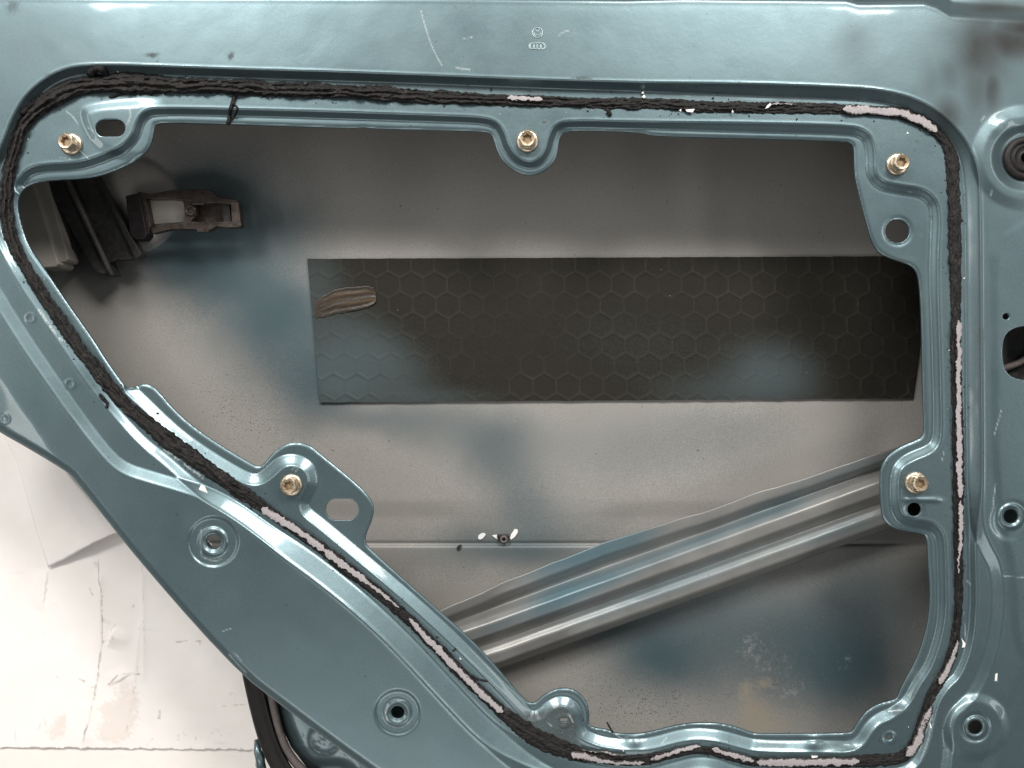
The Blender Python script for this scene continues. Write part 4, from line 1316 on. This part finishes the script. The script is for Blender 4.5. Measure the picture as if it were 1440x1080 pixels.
edge_y = [930, 960, 990, 1020, 1050, 1080, 1120, 1170]
edge_x = [372, 378, 385, 395, 409, 432, 470, 540]
def ledge(px, py):
    l = px - np.interp(py, edge_y, edge_x)
    pit = 5.0 * np.exp(-(((px - 425) / 16) ** 2 + ((py - 1078) / 9) ** 2))
    bossd = np.hypot(px - 457, (py - 1040) * 1.05)
    return 110 - 14 * ramp(l - 9, 9, 4) + 10 * ramp(py - 1072, 6, 3) * ramp(60 - l, 10, 4) - 1.5 * ramp(23 - bossd, 2, 1) + 1.3 * ramp(18 - bossd, 2, 1)


sl = plate("sill_shell", lambda U, V: np.interp(930 + V * 240, edge_y, edge_x) + U * 260, lambda U, V: 930 + V * 240, 140, 150, ledge, M_PAINT, door)
gg = np.zeros(len(sl.data.vertices))
pxs = (np.linspace(0, 1, 150)[None, :] * 260 + np.interp(930 + np.linspace(0, 1, 140) * 240, edge_y, edge_x)[:, None])
pys = np.broadcast_to((930 + np.linspace(0, 1, 140) * 240)[:, None], pxs.shape)
bd = np.hypot(pxs - 457, (pys - 1040) * 1.05)
sl_g = 0.75 * np.exp(-((bd - 22) / 2.6) ** 2) * (fbm(pxs / 6, pys / 6, 201) > 0.42) + 0.6 * (bd < 20) * (fbm(pxs / 4, pys / 4, 203) > 0.6)
attr(sl.data, "grime", sl_g); attr(sl.data, "scratch", np.zeros(pxs.size)); attr(sl.data, "dust", 0.35 * (fbm(pxs / 30, pys / 30, 205) > 0.5))
sl["label"] = "blue lower shell of the door beside the rubber seal"


def sweep(name, path, prof, depth, mat, parent):
    """path px at constant depth, profile (lateral px, height px)"""
    P, s = resample(chaikin(path, 3, False), 4, False)
    T = np.gradient(P, axis=0); T /= np.linalg.norm(T, axis=1)[:, None]
    Nn = np.stack([-T[:, 1], T[:, 0]], -1)
    rows = []
    for (l, h) in prof:
        q = P + Nn * l
        rows.append(Wn(q[:, 0], q[:, 1], depth - h))
    V = np.array(rows)
    me = mesh_np(name, V, quads=grid_quads(*V.shape[:2]))
    return link(name, me, mat, parent)


rs = sweep("rubber_seal", [(350, 925), (357, 960), (366, 1000), (377, 1040), (392, 1075), (420, 1115), (470, 1160)],
           [(14, -60), (14, -4), (12, 0), (6, 2), (0, 2), (-6, 3), (-9, 6), (-11, 5), (-12, -2), (-13, -12)], 96, M_RUBBER, door)
rs["label"] = "black rubber edge seal at the lower end of the door"
sweep("seal_lip", [(374, 925), (380, 965), (387, 1000), (394, 1030), (406, 1058), (424, 1080), (465, 1115), (510, 1150)],
      [(8, -14), (7, 4), (5, 8), (1, 9), (-3, 7), (-5, 2), (-5, -14)], 100, M_RUBBER_DUSTY, rs)
link("seal_clip", tube_mesh("seal_clip", [W(361, 1040, 120), W(362, 1056, 112), W(366, 1066, 110), W(366, 1074, 114), W(372, 1090, 120)], [0.002, 0.0032, 0.004, 0.0042, 0.003], 10), M_PAINT2, rs)

# ---------------------------------------------------------------- white paper on the bench
PSD = 232.0


def paper_edge(px):
    return 1051 + (px - 40) * 0.012 + 3.5 * (fbm(px / 9, px * 0, 211, 4) - 0.5) + 2.0 * (vn(px / 2.5, px * 0, 214) - 0.5)


ax = np.arange(-130, 460, 1.7); tv = np.linspace(0, 1, 300)
AX = np.broadcast_to(ax[None, :], (300, len(ax))).copy()
AY = 560 + tv[:, None] * (paper_edge(ax)[None, :] - 560)


def ridge(px, py, a, b, h, w, sharp=1.0):
    a = np.array(a, float); b = np.array(b, float); d = b - a; L = np.linalg.norm(d); d /= L
    al = (px - a[0]) * d[0] + (py - a[1]) * d[1]; la = (px - a[0]) * d[1] - (py - a[1]) * d[0]
    k = np.clip(al / 12, 0, 1) * np.clip((L - al) / 12, 0, 1)
    return h * np.exp(-np.abs(la / w) ** sharp) * k


def pstep(px, py, a, b, h, w):
    a = np.array(a, float); b = np.array(b, float); d = b - a; L = np.linalg.norm(d); d /= L
    al = (px - a[0]) * d[0] + (py - a[1]) * d[1]; la = (px - a[0]) * d[1] - (py - a[1]) * d[0]
    k = np.clip(al / 15, 0, 1) * np.clip((L - al) / 15, 0, 1)
    return h * k * np.clip(1 - la / w, 0, 1) * (la > 0)


PHt = 2.2 * (fbm(AX / 120, AY / 120, 220, 3) - 0.5) + 0.8 * (fbm(AX / 25, AY / 25, 224, 3) - 0.5)
PHt += ridge(AX, AY, (141, 800), (138, 960), 2.2, 6) + ridge(AX, AY, (138, 950), (114, 1062), 2.0, 5) + ridge(AX, AY, (200, 800), (202, 960), 1.6, 5)
PHt += pstep(AX, AY, (160, 880), (150, 910), 7, 30) + pstep(AX, AY, (60, 860), (68, 800), 2, 30) + pstep(AX, AY, (152, 966), (190, 944), 3, 18)
PHt += ridge(AX, AY, (198, 868), (178, 1048), 1.4, 4) + ridge(AX, AY, (120, 985), (125, 1050), 1.0, 12)
AD = PSD - PHt
ppm = mesh_np("paper_sheet", Wn(AX, AY, AD), quads=grid_quads(*AX.shape))


def sdist(pl, R=14):
    """distance on the paper grid (loop over segments)"""
    D = np.full(AX.shape, 1e3)
    P = np.asarray(pl, float)
    for i in range(len(P) - 1):
        a, b = P[i], P[i + 1]; d = b - a; L = d @ d + 1e-9
        t = np.clip(((QX - a[0]) * d[0] + (QY - a[1]) * d[1]) / L, 0, 1)
        D = np.minimum(D, np.hypot(QX - a[0] - t * d[0], QY - a[1] - t * d[1]))
    return D


stain = np.zeros_like(AX)
QX = AX + 6 * (fbm(AX / 18, AY / 18, 301, 4) - 0.5); QY = AY + 6 * (fbm(AX / 18, AY / 18, 307, 4) - 0.5)
for pl, w, a in [([(137, 785), (143, 840), (143, 900), (138, 950), (130, 990), (116, 1047)], 1.3, .75), ([(126, 1010), (116, 1047)], 1.8, .8), ([(199, 795), (202, 840), (202, 920)], .9, .5), ([(197, 878), (190, 960), (178, 1030)], 1.0, .5),
                 ([(153, 964), (165, 951), (182, 947), (195, 948)], 1.3, .8), ([(65, 820), (70, 850), (60, 895), (57, 925)], .8, .45), ([(81, 850), (84, 870)], 1.0, .5), ([(74, 849), (82, 849)], 1.5, .4),
                 ([(144, 904), (150, 902), (155, 901)], 3, .7), ([(160, 900), (158, 885), (165, 875)], 2, .4), ([(186, 853), (189, 846)], 2.6, .6), ([(126, 825), (131, 837)], 1.6, .5), ([(83, 765), (90, 783)], 2, .6),
                 ([(248, 902), (262, 901)], 1.6, .7), ([(276, 902), (290, 902)], 1.6, .6), ([(282, 904), (281, 909)], 1.8, .5), ([(308, 923), (303, 928), (306, 937)], 1.6, .7), ([(304, 995), (344, 991)], 1.4, .7), ([(260, 996), (300, 994)], .7, .4),
                 ([(110, 955), (118, 958)], 2, .6), ([(80, 952), (83, 953)], 2, .5), ([(127, 965), (131, 966)], 2, .6), ([(224, 1008), (225, 998)], 2, .6), ([(222, 1010), (224, 1011)], 2.4, .8), ([(280, 1032), (276, 1040)], 3, .5),
                 ([(250, 1035), (252, 1042)], 3, .6), ([(256, 1030), (260, 1034)], 3, .5), ([(147, 872), (154, 876), (153, 888)], 4, .35), ([(134, 792), (138, 800)], 5, .4), ([(330, 970), (331, 985)], 1.5, .4), ([(320, 980), (326, 975)], 2, .4),
                 ([(60, 1005), (70, 1025)], 3, .35), ([(50, 1040), (58, 1018)], 2.5, .45), ([(338, 1055), (341, 1075)], 3, .5), ([(240, 890), (242, 920), (238, 960)], .7, .3), ([(205, 1012), (225, 1010)], .8, .4), ([(275, 1050), (280, 1020)], 1, .4), ([(208, 1048), (215, 1040)], 1.6, .5)]:
    stain = np.maximum(stain, a * np.clip(1.3 - sdist(pl) / (w * (0.5 + 1.3 * fbm(AX / 11, AY / 11, 311, 3))), 0, 1) * np.clip(1.9 * fbm(AX / 9, AY / 9, 317, 3) - 0.1, 0.2, 1))
stain = np.maximum(stain, 0.75 * np.clip(1 - (paper_edge(AX) - AY) / 3.0, 0, 1) * (fbm(AX / 14, AX * 0, 231) > 0.40) * (AX > 40))
tear = blob(AX, AY, [(165, 1015, 28, 45, 8, .62), (150, 1030, 28, 20, 0, .5), (185, 990, 20, 40, 8, .5), (78, 1030, 22, 22, 0, .6), (88, 1010, 12, 20, 0, .5), (150, 995, 14, 10, 0, .55), (290, 1035, 60, 20, 0, .35), (320, 1010, 40, 40, 0, .3), (170, 960, 24, 20, 0, .4)])
attr(ppm, "stain", stain); attr(ppm, "tear", tear)
link("paper_sheet", ppm, M_PAPER, None, label="scuffed white paper sheet under the door with a torn lower edge", category="paper")

# torn flap of paper, folded up against the door
fp = [(-130, 560), (90, 560), (215, 700), (248, 745), (200, 742), (160, 750), (130, 764), (120, 770), (68, 798), (40, 700), (10, 628), (-60, 600)]
nfu, nfv = 70, 60
left = np.array([(-20, 575), (10, 622), (24, 650), (38, 700), (52, 750), (68, 798)], float)
right = np.array([(85, 600), (110, 650), (150, 690), (185, 715), (215, 735), (250, 748)], float)
low = np.array([(68, 798), (95, 785), (120, 770), (130, 764), (160, 750), (200, 742), (250, 748)], float)
tt = np.linspace(0, 1, nfv)
FX = np.zeros((nfv, nfu)); FY = FX.copy()
uu_ = np.linspace(0, 1, nfu)
for j, t in enumerate(tt):
    l = np.array([np.interp(t, np.linspace(0, 1, len(left)), left[:, k]) for k in (0, 1)])
    r_ = np.array([np.interp(t, np.linspace(0, 1, len(right)), right[:, k]) for k in (0, 1)])
    bl = np.stack([np.interp(uu_, np.linspace(0, 1, len(low)), low[:, k]) for k in (0, 1)], -1)
    st = l + (r_ - l) * uu_[:, None]
    bst = low[0] + (low[-1] - low[0]) * uu_[:, None]
    FX[j] = (st + (bl - bst) * t ** 2)[:, 0]; FY[j] = (st + (bl - bst) * t ** 2)[:, 1]
TT = np.broadcast_to(tt[:, None], FX.shape); UU = np.broadcast_to(uu_[None, :], FX.shape)
FH = 3 + 20 * TT ** 1.5 * np.clip(UU * 3, 0, 1) * (0.5 + 0.5 * UU) + 10 * np.exp(-((UU - 0.55 - 0.25 * TT) / 0.10) ** 2) * (0.4 + 0.6 * TT) + 2.5 * (fbm(UU * 5, TT * 4, 241) - 0.5)
FH = FH - 8 * np.exp(-((UU - 0.72) / 0.05) ** 2) * TT
FY = FY + 3.0 * (fbm(UU * 12, UU * 0, 245) - 0.5) * (TT > 0.98)
fm = mesh_np("paper_flap", Wn(FX, FY, PSD - 2 - FH), quads=grid_quads(nfv, nfu))
attr(fm, "stain", np.zeros(FX.size)); attr(fm, "tear", np.zeros(FX.size))
fo = link("paper_flap", fm, M_PAPER, None, label="torn white paper flap curling up beside the door's left edge", category="paper")
sol = fo.modifiers.new("thickness", 'SOLIDIFY'); sol.thickness = 0.0003
